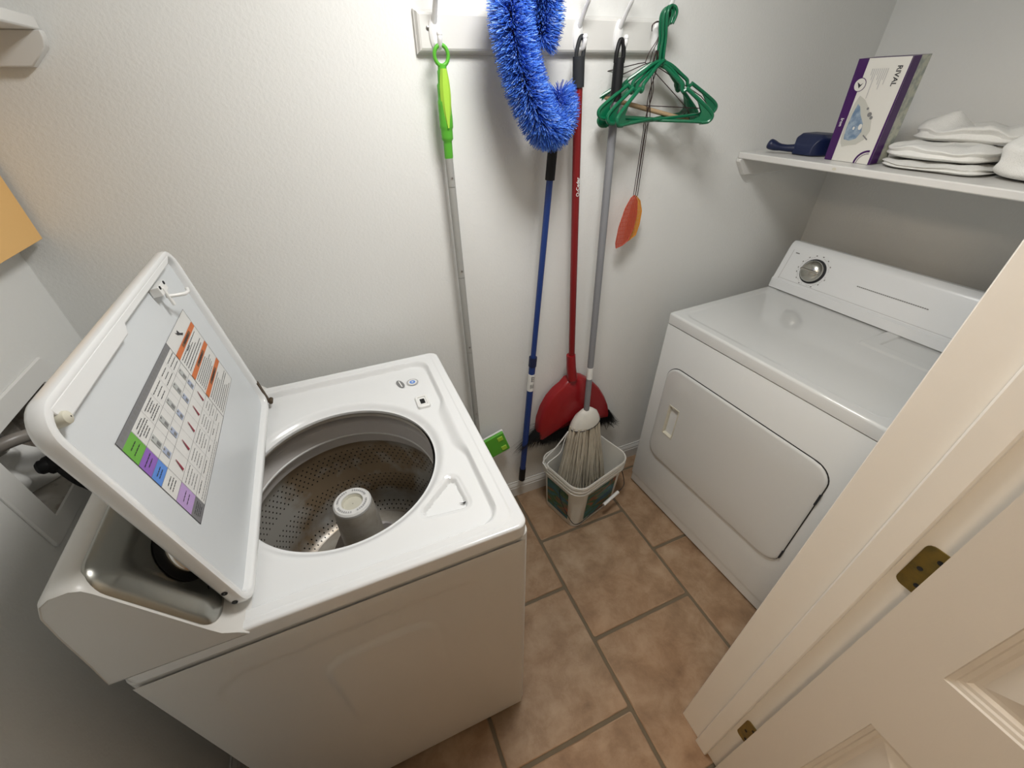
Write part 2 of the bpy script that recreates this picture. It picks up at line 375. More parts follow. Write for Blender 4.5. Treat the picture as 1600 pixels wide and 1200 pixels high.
# the open door leaf with raised panels, seen from its room face
DA = radians(-1.5)
door = thing('door_1', None, None, (0.612, -1.127, 0), kind='structure')
def DT(s_, n_, z):   # s_ along the leaf away from the hinge, n_ out of the face towards -x
    dx, dy = -sin(DA), -cos(DA)
    return Vector((0.612 + s_ * dx - n_ * cos(DA), -1.127 + s_ * dy + n_ * sin(DA), z))
dm = MB(); DW = .80; DT_ = .035
# face built as strips around panels
ss = [0, .080, .365, .435, .720, DW]; zs = [.012, .20, .738, .926, 1.86, 2.03]
for i in range(5):
    for j in range(5):
        pan = i in (1, 3) and j in (1, 3)
        a, b, c_, d = ss[i], ss[i + 1], zs[j], zs[j + 1]
        if not pan: dm.quad([DT(a, 0, c_), DT(b, 0, c_), DT(b, 0, d), DT(a, 0, d)])
        else:
            def L_(ins, n_): return [DT(x, n_, z) for x, z in ((a + ins, c_ + ins), (b - ins, c_ + ins), (b - ins, d - ins), (a + ins, d - ins))]
            rings = [L_(0, 0), L_(.0015, -.003), L_(.007, -.0040), L_(.009, -.0070), L_(.014, -.008), L_(.018, -.012), L_(.024, -.0125), L_(.056, -.003), L_(.058, -.002)]
            dm.loops(rings, 0, False, True, sm=False)
E_ = [(0, .012), (DW, .012), (DW, 2.03), (0, 2.03)]
dm.quad([DT(s_, -DT_, z) for s_, z in E_])
for k in range(4):
    (a, b), (c_, d) = E_[k], E_[(k + 1) % 4]; dm.quad([DT(a, 0, b), DT(c_, 0, d), DT(c_, -DT_, d), DT(a, -DT_, b)])
dm.build('door_leaf', m_door, door)

# ------------------------------------------------------------------ ceiling lamps
lamp = thing('ceiling_lamp', 'round frosted glass ceiling lamp over the laundry room', 'lamp', (LAMP[0], LAMP[1], ZC - .003))
b_ = MB(); b_.lathe([(.001, 0), (.085, 0), (.09, -.02), (.06, -.035), (.03, -.04), (.03, -.115), (.175, -.125), (.177, -.177), (.170, -.1785), (.1685, -.176), (.001, -.165)], (LAMP[0], LAMP[1], ZC - .002), 40); b_.build('base', m_white, lamp)
m_glow = mat('frosted_glow', (0.9, 0.9, 0.9), 0.5, emit=((1.0, 0.985, 0.955), LAMP_E))
g_ = MB(); g_.lathe([(.001, -.026), (.08, -.023), (.14, -.013), (.164, -.004), (.168, .0)], (LAMP[0], LAMP[1], LAMP[2]), 40); g_.build('glass_dome', m_glow, lamp)
hl = thing('hall_lamp', 'frosted glass hallway ceiling lamp outside the laundry door', 'lamp', (HALL[0], HALL[1], ZC))
m_glow2 = mat('warm_glow', (0.9, 0.8, 0.6), 0.5, emit=((1.0, 0.80, 0.60), HALL_E))
g_ = MB(); g_.lathe([(.001, -.06), (.08, -.05), (.14, -.02), (.16, .03), (.16, .09), (.001, .09)], (HALL[0], HALL[1], HALL[2]), 40); g_.build('glass_dome', m_glow2, hl)
b_ = MB(); b_.lathe([(.001, .09), (.17, .09), (.17, .1), (.001, .1)], (HALL[0], HALL[1], HALL[2]), 40); b_.build('base', m_white, hl)

# ------------------------------------------------------------------ washing machine
WX0, WX1, WY0, WY1, WZ = -0.432, 0.213, -0.770, -0.090, 0.922
wm = thing('washing_machine', 'white top-loading washing machine with its lid standing open', 'washing machine', ((WX0 + WX1) / 2, (WY0 + WY1) / 2, 0))
# cabinet: near side is an embossed panel
def sideh(x, z):
    h = 0
    h += .0050 * (1 - smooth(-.012, .0, sdrr(x, z, -.095, .42, .115, .325, .06))) * smooth(.35, .62, z)
    h -= .0022 * (1 - smooth(-.014, .0, sdrr(x, z, -.112, .42, .255, .405, .07))) * smooth(.45, .8, z)
    return h
cb = MB(); y_in = WY0 + .0018
cb.grid(120, 120, lambda u, v: (WX0 + .012 + u * (WX1 - WX0 - .024), y_in - .0036 - sideh(WX0 + u * (WX1 - WX0), .02 + v * .863) * smooth(0, .04, min(u, 1 - u, v, 1 - v)) + .0022 * (1 - smooth(0, .02, min(u, 1 - u, v, 1 - v))), .02 + v * .863))
def ring_(z, ins): return [Vector((x, y, z)) for x, y in rrect((WX0 + WX1) / 2, (WY0 + WY1) / 2 + .003, (WX1 - WX0) / 2 - ins, (WY1 - WY0) / 2 - ins - .003, .020, 5)]
cb.loops([ring_(.012, .03), ring_(.02, -.001), ring_(.8855, -.001), ring_(.8872, -.0007), ring_(.8890, .0006), ring_(.8902, .0028), ring_(.8904, .010)], 0, True, False)
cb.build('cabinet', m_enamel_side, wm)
for sx in (WX0 + .05, WX1 - .05):
    for sy in (WY0 + .05, WY1 - .05):
        f_ = MB(); f_.lathe([(.001, 0), (.022, 0), (.022, .010), (.012, .014), (.012, .03)], (sx, sy, 0), 16); f_.build('foot', m_black, wm)
# seam strip
# top deck with tub opening
HC = (-0.100, -0.457); HR = .204
TRI = [(.108, -.598), (.048, -.650), (.112, -.657)]
def sdtri(x, y, r=.010):
    best = 9; ins = True
    for i in range(3):
        a = TRI[i]; b = TRI[(i + 1) % 3]; ex, ey = b[0] - a[0], b[1] - a[1]; px, py = x - a[0], y - a[1]
        t = max(0, min(1, (px * ex + py * ey) / (ex * ex + ey * ey))); best = min(best, hypot(px - ex * t, py - ey * t))
        cr = ex * py - ey * px
        if cr > 0 and i == 0: pass
    sgn = [((TRI[(i + 1) % 3][0] - TRI[i][0]) * (y - TRI[i][1]) - (TRI[(i + 1) % 3][1] - TRI[i][1]) * (x - TRI[i][0])) for i in range(3)]
    if all(q > 0 for q in sgn) or all(q < 0 for q in sgn): best = -best
    return best - r
def deckz(x, y):
    z = WZ
    # recess the lid closes into; its right wall widens to a shallow scoop in the middle
    wdt = .010 + .020 * smooth(.0, .06, .115 - abs(y + .43)) * (x > 0)
    d = sdrr(x, y, -.155, -.428, .325, .307, .04)
    z -= .015 * smooth(0, 1, -d / wdt)
    z -= .0015 * smooth(0, 1, -(sdrr(x, y, -.155, -.428, .345, .325, .03)) / .003)
    dh = hypot(x - HC[0], y - HC[1]) - HR
    z -= .011 * (1 - smooth(0, .026, dh)) ** 1.6
    t = sdtri(x, y); z -= .013 * (1 - smooth(-.003, .004, t)); z -= .0025 * (1 - smooth(.006, .013, t)) * (t > -.002)
    return z
NA = 480; rings = []
dcx, dcy, dhx, dhy = (WX0 + WX1) / 2, (WY0 + WY1) / 2, (WX1 - WX0) / 2, (WY1 - WY0) / 2
def outer(a, ins=0):
    lo, hi = 0, 1.2
    for _ in range(30):
        m_ = (lo + hi) / 2
        if sdrr(HC[0] + m_ * cos(a), HC[1] + m_ * sin(a), dcx, dcy, dhx - ins, dhy - ins, .022) < 0: lo = m_
        else: hi = m_
    return lo
angs = [2 * pi * k / NA for k in range(NA)]; OUT = [outer(a, .008) for a in angs]; OUT2 = [outer(a, .003) for a in angs]
def rp(k, r, z): return Vector((HC[0] + r * cos(angs[k]), HC[1] + r * sin(angs[k]), z))
rings.append([rp(k, HR + .004, .886) for k in range(NA)]); rings.append([rp(k, HR + .0, .887) for k in range(NA)]); rings.append([rp(k, HR - .0008, .890) for k in range(NA)]); rings.append([rp(k, HR - .0005, .895) for k in range(NA)])
NRr = 96
for j in range(NRr + 1):
    t = j / NRr; t = t ** 1.15
    rings.append([(lambda r: rp(k, r, deckz(HC[0] + r * cos(angs[k]), HC[1] + r * sin(angs[k]))))(HR + (OUT[k] - HR) * t) for k in range(NA)])
for i, dz in ((.35, .0005), (.72, .0018), (.94, .0035), (1, .006)):
    rings.append([rp(k, OUT[k] + (OUT2[k] - OUT[k]) * i, WZ - dz) for k in range(NA)])
rings.append([rp(k, OUT2[k] - .0003, .8900) for k in range(NA)])
dk = MB(); dk.loops(rings, 0, False, False); dk.build('top_deck', m_enamel, wm)
# tub: rings, basket, agitator
TC = (-0.110, -0.43, 0)
tb = MB(); tb.lathe([(.212, .868), (.30, .868), (.30, .30), (.01, .30)], TC, 64); tb.build('outer_tub', m_dark, wm)
t1 = MB(); t1.lathe([(.29, .859), (.221, .859), (.2165, .856), (.2165, .848), (.221, .845), (.29, .845)], TC, 96); t1.build('tub_ring', m_ring2, wm)
t2 = MB(); t2.lathe([(.285, .838), (.222, .833), (.217, .829), (.217, .794), (.2135, .7895), (.2135, .7855), (.217, .781), (.224, .775), (.229, .745), (.25, .738)], TC, 96); t2.build('balance_ring', m_ring, wm)
t3 = MB(); t3.lathe([(.2140, .7905), (.2115, .789), (.2115, .786), (.2140, .7845)], TC, 96); t3.build('ring_highlight_bead', m_white, wm)  # painted highlight: thin white bead along the balance ring
bk = MB(); prof = [(.230, .744), (.243, .728)] + [(.250 - .0 * i, .70 - .02 * i) for i in range(10)] + [(.249, .49), (.243, .465), (.230, .447), (.21, .437), (.17, .430), (.05, .43)]
bk.lathe(prof, TC, 128); bko = bk.build('basket', m_basket, wm, fixn=False)
uvl = bko.data.uv_layers.new(name='uv'); me = bko.data
dist = [0]
for i in range(1, len(prof)): dist.append(dist[-1] + hypot(prof[i][0] - prof[i - 1][0], prof[i][1] - prof[i - 1][1]))
for p in me.polygons:
    ks = [me.loops[l].vertex_index for l in p.loop_indices]; cols = [k % 128 for k in ks]
    for l, k, c_ in zip(p.loop_indices, ks, cols):
        cc = c_ if not (c_ == 0 and max(cols) == 127) else 128
        uvl.data[l].uv = (cc / 128, dist[k // 128] / .0135)
me.update()
ag = MB(); ag.lathe([(.001, .747), (.022, .747), (.0255, .752)], TC, 48, 1); ag.lathe([(.0255, .752), (.026, .756), (.0415, .757), (.0455, .753), (.046, .747)], TC, 48, 2)
AF = []
n_ = 96; profA = [(.045, .747), (.047, .735), (.049, .70), (.051, .65), (.053, .60), (.056, .56), (.066, .53), (.10, .505), (.15, .488), (.185, .475), (.19, .462), (.17, .45)]
rr = []
for r, z in profA:
    fl_ = 0.0008 if z > .6 and z < .75 else 0
    rr.append([Vector((TC[0] + (r + fl_ * (k % 2)) * cos(2 * pi * k / n_), TC[1] + (r + fl_ * (k % 2)) * sin(2 * pi * k / n_), z)) for k in range(n_)])
ag.loops(rr, 0, False, False)
for k in range(6):   # fins
    a = 2 * pi * k / 6 + .35; ca, sa = cos(a), sin(a)
    rows = []
    for i in range(13):
        t = i / 12; r = .05 + t * .135; h = .62 - .13 * smooth(0, .7, t) - .01 * t; base = .50 - .03 * t; w = .010 * (1 - .3 * t); bend = .25 * t
        c2, s2 = cos(a + bend), sin(a + bend)
        cpt = Vector((TC[0] + r * c2, TC[1] + r * s2, 0)); nn = Vector((-s2, c2, 0))
        rows.append([cpt - nn * w + Vector((0, 0, base)), cpt - nn * w * .5 + Vector((0, 0, h)), cpt + nn * w * .5 + Vector((0, 0, h)), cpt + nn * w + Vector((0, 0, base))])
    ag.loops(rows, 3, True, True)
m_agf = mat('agitator_fin_plastic', (0.50, 0.47, 0.46), 0.4)
ago = ag.build('agitator', [m_agit, m_cream, m_white, m_agf], wm)
ct = MB()   # marks around the cap
for k in range(40):
    a = 2 * pi * k / 40
    if k % 10 in (0, 1): continue
    p = [(a - .045,   .0320), (a + .045, .0320), (a + .045, .0365), (a - .045, .0365)]
    ct.quad([(TC[0] + r * cos(q), TC[1] + r * sin(q), .7582) for q, r in p])
ct.build('cap_lettering', m_inkl, ago)
# lid strike receptacle, stickers
rc = MB()
def rloop(z, hx, hy, r, cx=.117, cy=-.308): return [Vector((x, y, z)) for x, y in rrect(cx, cy, hx, hy, r, 4)]
rc.loops([rloop(.9060, .017, .026, .006), rloop(.9115, .016, .025, .006), rloop(.9125, .0145, .0235, .005), rloop(.9125, .010, .018, .002), rloop(.910, .0095, .0175, .002)], 0, False, True, sm=False)
rco = rc.build('lid_lock', m_white, wm)
q_ = MB(); q_.box((.111, -.318, .9102), (.123, -.298, .9108)); q_.build('lock_slot', m_black, rco)
sk = MB(); sk.loops([[Vector((.079 + .009 * cos(a) * 1.0 + .004 * sin(a), -.203 - .020 * sin(a), .9073)) for a in [2 * pi * k / 24 for k in range(24)]]], 0, False, True)
sko = sk.build('oval_sticker', m_inkg, wm)
sk = MB(); sk.quad([(.0755, -.188, .9076), (.0785, -.188, .9076), (.0825, -.218, .9076), (.0795, -.218, .9076)]); sk.build('sticker_band', m_white, sko)
sk = MB()
for r, mi, z in ((.0165, 0, .9073), (.0125, 1, .9076), (.008, 2, .9079), (.003, 1, .9081)):
    sk.loops([[Vector((.112 + r * cos(2 * pi * k / 24), -.207 + r * sin(2 * pi * k / 24), z)) for k in range(24)]], mi, False, True)
sk.build('round_sticker', [m_inkl, m_white, m_p_blu], wm)
# chip marks
q_ = MB(); q_.add([(.108, -.650, .8965), (.116, -.652, .8965), (.126, -.651, .8965), (.118, -.656, .8965)], [(0, 1, 2, 3)]); q_.build('paint_chip', m_black, wm)
# console
Af = Vector((-.360, 0, 1.115)); Bf = Vector((-.285, 0, .940)); tf = (Bf - Af).normalized(); nf = Vector((-tf.z, 0, tf.x)); nf = nf if nf.x > 0 else -nf
cprof = [(-.432, .916), (-.428, .97), (-.420, 1.05), (-.414, 1.092), (-.405, 1.112), (-.392, 1.121), (-.372, 1.123), (-.362, 1.1185), (-.356, 1.108), (-.292, .9565), (-.283, .938), (-.270, .928), (-.258, .914)]
cn = MB(); rg = []
for y, ins in ((WY0 + .001, .006), (WY0 + .0, .004), (WY0 + .0035, .001), (WY0 + .008, 0), (WY1 - .008, 0), (WY1 - .0035, .001), (WY1, .005)):
    cxp, czp = -.35, 1.0; rg.append([Vector((x + (cxp - x) * ins * 8 * (z > .93), y, z + (czp - z) * ins * 6 * (z > .93))) for x, z in cprof])
cn.loops(rg, 0, True, True); cno = cn.build('console', m_enamel, wm)
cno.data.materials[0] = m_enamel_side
def CF(y, t, n): return Af + Vector((0, y, 0)) + tf * t + nf * n
def cl(ins, n): return [CF(y, t, n) for y, t in rrect(-.437, .088, .330 - ins, .098 - ins, max(.034 - ins * .7, .012), 8)]
cp = MB(); cp.loops([cl(0, -.004), cl(.0, .001), cl(.002, .0030), cl(.009, .0065), cl(.026, .0122), cl(.030, .0132), cl(.034, .0130), cl(.039, .0116), cl(.043, .0112)], 0, False, True)
cpo = cp.build('control_panel', m_steel, wm)
kc = CF(-.679, .096, .0112)
k_ = MB(); k_.lathe([(.001, .0005), (.046, .0005), (.046, .002), (.036, .004), (.001, .004)], kc, 40, 0, axis=nf); k_.build('dial_disc', m_black, cpo)  # flat black disc around the knob
k_ = MB(); k_.lathe([(.036, .002), (.0365, .008), (.0355, .013), (.033, .0155), (.030, .015), (.028, .013), (.001, .0125)], kc, 40, 0, axis=nf)
ax = (tf * .5 + Vector((0, .85, 0))).normalized()
k_.build('knob', m_chrome, cpo)
k_ = MB(); k_.lathe([(.0045, .0002), (.0045, .001), (.003, .001), (.003, .0002)], CF(-.718, .150, .0112), 16, 0, axis=nf); k_.build('panel_rivet', m_dgrey, cpo)
# lid
ud = Vector((-.051, 0, .397)).normalized(); nd = Vector((ud.z, 0, -ud.x)); LH = Vector((-.250, 0, .927))
def LT(y, u, n): return LH + Vector((0, y, 0)) + ud * u + nd * n
LY0, LY1, LU0, LU1 = -.738, -.164, -.004, .405
def ll(ins, n, r=.040, ti=0): return [LT(y, u, n) for y, u in rrect((LY0 + LY1) / 2, (LU0 + LU1) / 2 - ti / 2, (LY1 - LY0) / 2 - ins, (LU1 - LU0) / 2 - ins - ti / 2, max(r - ins, .006), 8)]
ld = MB(); ld.loops([ll(.016, -.0225), ll(.007, -.0215), ll(.002, -.0185), ll(0, -.014), ll(0, -.004), ll(.0015, -.001), ll(.004, .0), ll(.010, 0), ll(.0125, -.0015), ll(.014, -.005), ll(.0155, -.0125)], 0, True, False)
ldo = ld.build('lid', m_enamel, wm)
li = MB(); li.loops([ll(.013, -.0122), ll(.03, -.0128)], 0, False, True); lio = li.build('lid_liner', m_lid_in, ldo)
hb = MB()
rows = []
for y, k in ((-.712, .2), (-.70, 1), (-.50, 1), (-.488, .45), (-.22, .45), (-.20, .1)):
    w = .020 * k + .002
    rows.append([LT(y, .397, -.012), LT(y, .397, .0004), LT(y, .396 - w, .0002), LT(y, .394 - w, -.012)])
hb.loops(rows, 0, True, True); hb.build('lid_grip', m_enamel, ldo, bevel=.002)
lt = MB()   # plastic strike
T0 = lambda p: LT(-.318 + p.x, .370 + p.y, p.z)
lt.box((-.016, -.006, -.012), (.022, .010, .004), 0, T0)
lt.box((-.004, -.030, .002), (.004, .004, .006), 0, T0)
lt.tube([T0(Vector(p)) for p in ((.0, -.012, 0), (.006, -.016, .012), (.014, -.020, .024), (.022, -.020, .028), (.026, -.014, .028))], .0035, 8)
lt.build('strike', m_white, ldo, bevel=.001)
for yy in (-.010, .016):
    q_ = MB(); q_.lathe([(.001, 0), (.0032, 0), (.0032, .001), (.001, .0012)], LT(-.318 + yy, .377, .004), 12, 0, axis=nd); q_.build('screw', m_dgrey, ldo)
bu = MB(); bu.lathe([(.009, -.012), (.0085, -.002), (.007, .003), (.004, .005), (.001, .0055)], LT(-.706, .380, 0), 20, 0, axis=nd); bu.build('bumper', m_cream, ldo)
hg = MB(); hg.box((-.004, 0, -.005), (.0075, .062, .0015), 0, lambda p: LT(-.172 + p.x, .0 + p.y, p.z)); hg.tube([LT(-.176, -.002, .003), LT(-.158, -.002, .003)], .005, 10)
hg.build('hinge', mat('rusty_hinge', (.10, .07, .045), .6, metal=.4), ldo)
for u in (.030, .058):
    q_ = MB(); q_.lathe([(.001, 0), (.0042, 0), (.0042, .0006), (.001, .0006)], LT(LY0, u, -.012), 14, 0, axis=(0, -1, 0)); q_.build('plug_hole', m_dgrey, ldo)
# care chart printed on the liner
CM = [m_p_wht, m_p_gry, m_p_grn, m_p_pur, m_p_blu, m_p_lil, m_p_org, m_p_brn, m_ink, m_inkl, m_inkg, m_p_red, m_p_sky, m_paleprint]
ch = MB(); Y0c = -.665
def cq(s0, u0, s1, u1, mi, lay=1): ch.quad([LT(Y0c + s0, u0, -.0126 + .00018 * lay), LT(Y0c + s1, u0, -.0126 + .00018 * lay), LT(Y0c + s1, u1, -.0126 + .00018 * lay), LT(Y0c + s0, u1, -.0126 + .00018 * lay)], mi)
cq(0, .136, .409, .309, 0, 1)
for k in range(22): cq(.012 + k * .0112, .3005, .012 + k * .0112 + .0075, .3055, 10, 3)
for a in ((0, .136, .409, .1366), (0, .3084, .409, .309), (0, .136, .0008, .309), (.4082, .136, .409, .309), (.266, .136, .267, .309)): cq(*a, 8, 3)
cq(0, .297, .266, .309, 1, 2)
rowu = [.297, .268, .244, .224, .193, .159, .136]
for i, mi in enumerate((2, 3, 4, 0, 5, 1)): cq(0, rowu[i + 1], .038, rowu[i], mi, 2)
for u in rowu[1:]: cq(0, u - .0003, .266, u + .0003, 10, 4)
cq(.038, .136, .0386, .297, 10, 4)
cols = [.038, .084, .130, .176, .222, .266]
for s_ in cols[1:-1]: cq(s_, .150, s_ + .0005, .297, 9, 4)
rnd = random.Random(3)
def lines(s0, s1, u0, u1, n, mi, th=.0011, cen=False):
    for k in range(n):
        u = u1 - (k + .5) * (u1 - u0) / n; w = (s1 - s0) * rnd.uniform(.55, 1.0); a = s0 + ((s1 - s0) - w) / 2 if cen else s0
        x = a
        while x < a + w:
            l = rnd.uniform(.003, .008); cq(x, u - th / 2, min(x + l, a + w), u + th / 2, mi, 5); x += l + .0011
lines(.006, .034, .275, .290, 2, 8, .0014, True); lines(.006, .034, .250, .262, 2, 8, .0014, True); lines(.008, .030, .229, .239, 2, 8, .0014, True)
lines(.008, .032, .201, .217, 3, 8, .0014, True); lines(.006, .034, .168, .184, 2, 8, .0013, True); lines(.005, .034, .140, .155, 4, 8, .0012, True)
for i in range(5):
    a, b = cols[i] + .003, cols[i + 1] - .003
    lines(a, b, .272, .294, 5 if i < 2 else 3, 8, .0013, True)
    m_ = (a + b) / 2
    for (u0, u1, c1) in ((.246, .266, 13), (.226, .242, 12)):      # little bottle pictures
        cq(m_ - .006, u0, m_ + .006, u1, c1, 5); cq(m_ - .004, u0 + .002, m_ + .003, u0 + (u1 - u0) * .5, 10, 6); cq(m_ - .002, u1 - .003, m_ + .002, u1, 10, 6)
    ch.quad([LT(Y0c + m_ - .004, .197, -.0112), LT(Y0c + m_ + .001, .196, -.0112), LT(Y0c + m_ + .003, .216, -.0112), LT(Y0c + m_ + .0015, .216, -.0112)], 11)
    lines(a, b, .163, .189, 4, 10, .0013, True); lines(a + .004, b - .004, .151, .157, 1, 8, .0013, True)
lines(.042, .262, .138, .148, 2, 10, .0011)
for u in (.277, .2325, .190): cq(.268, u - .0055, .407, u + .0055, 6, 4); cq(.310, u - .003, .372, u + .003, 7, 5)
lines(.275, .402, .241, .270, 5, 8, .0014); lines(.275, .402, .197, .226, 6, 8, .0013); lines(.275, .402, .139, .183, 8, 8, .0013)
lines(.315, .35, .262, .268, 1, 8, .0018)
ch.add([LT(Y0c + s_, u, -.0117) for s_, u in ((.316, .303), (.323, .298), (.329, .302), (.333, .294), (.345, .288), (.338, .2865), (.331, .291), (.326, .293), (.321, .2955))], [(0, 1, 8), (1, 2, 3, 7), (1, 7, 8), (3, 4, 5, 6), (3, 6, 7)], 8)
ch.build('care_chart', CM, lio, fixn=False)
for u in (.277, .2325, .190): text('warning_text', 'WARNING', .0085, m_ink, LT(Y0c + .341, u - .0002, -.0115), (0, 1, 0), ud, lio)

# ------------------------------------------------------------------ dryer
DR = .055; DO = Vector((1.0719, -.1377, 0)); dex = Vector((cos(DR), sin(DR), 0)); dey = Vector((-sin(DR), cos(DR), 0))
dry = thing('clothes_dryer', 'white front-loading clothes dryer under the right-hand shelf', 'dryer', tuple(DO + dex * .3 - dey * .37))
def D(p, q=None, r=None):
    if q is not None: p = (p, q, r)
    return DO + dex * p[0] + dey * p[1] + Vector((0, 0, p[2]))
DB = lambda p: D(p)
DWd = .737
c_ = MB()
def dring(z, ins, r=.006, x1=.64): return [D(x, y, z) for x, y in rrect(x1 / 2, -DWd / 2, x1 / 2 - ins, DWd / 2 - ins, r, 3)]
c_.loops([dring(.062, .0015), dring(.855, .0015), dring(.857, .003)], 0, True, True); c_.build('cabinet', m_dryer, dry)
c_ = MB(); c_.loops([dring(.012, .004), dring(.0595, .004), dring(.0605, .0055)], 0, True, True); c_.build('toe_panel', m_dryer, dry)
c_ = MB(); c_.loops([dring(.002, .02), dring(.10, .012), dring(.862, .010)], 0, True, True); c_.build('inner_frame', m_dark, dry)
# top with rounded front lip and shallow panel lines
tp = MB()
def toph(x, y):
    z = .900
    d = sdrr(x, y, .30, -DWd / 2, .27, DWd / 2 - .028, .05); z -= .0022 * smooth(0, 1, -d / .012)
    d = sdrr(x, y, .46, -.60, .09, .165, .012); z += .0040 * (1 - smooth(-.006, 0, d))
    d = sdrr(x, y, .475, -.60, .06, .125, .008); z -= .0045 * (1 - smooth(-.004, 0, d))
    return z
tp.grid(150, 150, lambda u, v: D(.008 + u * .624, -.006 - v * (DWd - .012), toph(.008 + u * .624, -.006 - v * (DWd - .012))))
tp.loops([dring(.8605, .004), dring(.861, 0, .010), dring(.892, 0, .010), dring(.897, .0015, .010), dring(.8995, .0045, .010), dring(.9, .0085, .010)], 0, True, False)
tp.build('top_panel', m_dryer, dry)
# door
dd = MB(); dcy_, dcz = -.373, .489; dhy_, dhz = .308, .2235
def dl(ins, x): return [D(-x, y, z) for y, z in rrect(dcy_, dcz, dhy_ - ins, dhz - ins, .055 - ins * .8, 8)]
hx_, hz_ = -.142, .483
NAo = 288; an = [2 * pi * (k + .5) / NAo for k in range(NAo)]
def ray_to(fn, a, cx, cy):
    lo, hi = 0, 1.5
    for _ in range(30):
        m_ = (lo + hi) / 2
        if fn(cx + m_ * cos(a), cy + m_ * sin(a)) < 0: lo = m_
        else: hi = m_
    return lo
o1 = [ray_to(lambda y, z: sdrr(y, z, dcy_, dcz, dhy_, dhz, .055), a, hx_, hz_) for a in an]
o0 = [ray_to(lambda y, z: sdrr(y, z, dcy_, dcz, dhy_ - .010, dhz - .010, .047), a, hx_, hz_) for a in an]
i0 = [ray_to(lambda y, z: sdrr(y, z, hx_, hz_, .023, .068, .003), a, hx_, hz_) for a in an]
def dr_(rs, x): return [D(-x, hx_ + r * cos(a), hz_ + r * sin(a)) for r, a in zip(rs, an)]
mixr = lambda A, B, t: [a_ + (b_ - a_) * t for a_, b_ in zip(A, B)]
dd.loops([dr_(o1, -.001), dr_(o1, .004), dr_(mixr(o1, o0, .25), .0062), dr_(mixr(o1, o0, .6), .0074), dr_(o0, .008), dr_(mixr(o0, i0, .5), .008), dr_(i0, .008), dr_(i0, .006)], 0, False, False)
ddo = dd.build('door', m_dryer, dry)
gk = MB(); gk.loops([dl(-.0022, -.001), dl(-.0022, .0014), dl(.01, .0014)], 0, False, False); gk.build('door_gap_shade', m_dark, dry)  # dark plate around the door, its colour stands in for the gap's shade
hd = MB()
def hl_(hy, hz, x, r=.003): return [D(-x, y, z) for y, z in rrect(hx_, hz_, hy, hz, r, 3)]
hd.loops([hl_(.0265, .074, .0075), hl_(.026, .073, .0095), hl_(.0225, .069, .0095), hl_(.020, .066, .006), hl_(.016, .060, -.014), ], 0, False, True, sm=False)
hd.build('handle', m_cream, ddo)
# hinge wear marks at the door's near edge
for z, l in ((.605, .045), (.33, .04)):
    w_ = MB(); w_.box((-.006, -.683 - .001, z - l / 2), (.002, -.683 + .004, z + l / 2), 0, DB); w_.build('hinge', m_dgrey, dry, bevel=.001)
# console
kb = MB(); kprof = [(.524, .903), (.526, .935), (.534, .940), (.570, 1.052), (.578, 1.066), (.590, 1.074), (.610, 1.072), (.622, 1.060), (.628, 1.03), (.630, .903)]
rg = []
for y, e in ((-.0015, .030), (-.004, .008), (-.010, 0), (-DWd + .010, 0), (-DWd + .004, .008), (-DWd + .0015, .03)):
    rg.append([D(x + (.585 - x) * e * 1.5, y, z + (.99 - z) * e * .5 * (z > .92)) for x, z in kprof])
kb.loops(rg, 0, True, True, sm=True); ko = kb.build('console', m_dryer_con, dry)
es = [e for e in ()]
ka = Vector((.534, 0, .940)); kbv = Vector((.570, 0, 1.052)); kt = (kbv - ka).normalized(); kn = Vector((-kt.z, 0, kt.x))
def K(y, t, n): p = ka + kt * t + kn * n; return D(p.x, y, p.z)
knw = dex * kn.x + Vector((0, 0, kn.z)); ktw = dex * kt.x + Vector((0, 0, kt.z))
g1 = MB()
for a in ((-.020, .004, -DWd + .02, .0052), ): g1.quad([K(a[0], a[1], .0006), K(a[2], a[1], .0006), K(a[2], a[3], .0006), K(a[0], a[3], .0006)])
g1.quad([K(-.0225, -.002, .0006), K(-.0240, -.002, .0006), K(-.0240, .113, .0006), K(-.0225, .113, .0006)])
g1.build('console_seam', m_inkl, ko)
kc = K(-.128, .060, 0)
kk = MB(); kk.lathe([(.044, .0004), (.044, .003), (.040, .004), (.001, .004)], kc, 48, 0, axis=knw); kk.lathe([(.038, .004), (.0385, .012), (.036, .018), (.028, .025), (.015, .029), (.001, .030)], kc, 48, 1, axis=knw)
kk.build('knob', [m_dgrey, m_nickel], ko)
rg_ = MB(); rg_.box((-.033, -.004, .022), (.033, .004, .032), 0, lambda p: kc + dey * p.x + ktw * p.y + knw * p.z); rg_.build('knob_grip', m_nickel, ko, bevel=.002)
dm_ = MB()
for k in range(44):
    a = 2 * pi * k / 44
    if k in (10, 11, 21, 22, 33, 34): continue
    r0, r1 = (.051, .054)
    w = .05
    P4 = [(a - w, r0), (a + w, r0), (a + w, r0 + .0007), (a - w, r0 + .0007)]
    if k % 3 == 0: P4 = [(a - w, r1), (a + w * .8, r1), (a + w * .8, r1 + .0035), (a - w, r1 + .0035)]
    dm_.quad([kc + dey * (r * cos(q)) + ktw * (r * sin(q)) + knw * .0012 for q, r in P4])
dm_.build('dial_marks', m_inkg, ko)
mk = MB()
for k in range(34):
    y = -.285 - k * .0062; mk.quad([K(y, .0580, .0008), K(y - .0050, .0580, .0008), K(y - .0050, .0612, .0008), K(y, .0612, .0008)])
m2_ = MB(); m2_.quad([K(-.035, .102, .0008), K(-.050, .102, .0008), K(-.050, .1055, .0008), K(-.035, .1055, .0008)]); m2_.build('console_lettering', m_inkg, ko)
mk.build('console_lettering', m_inkg, ko)

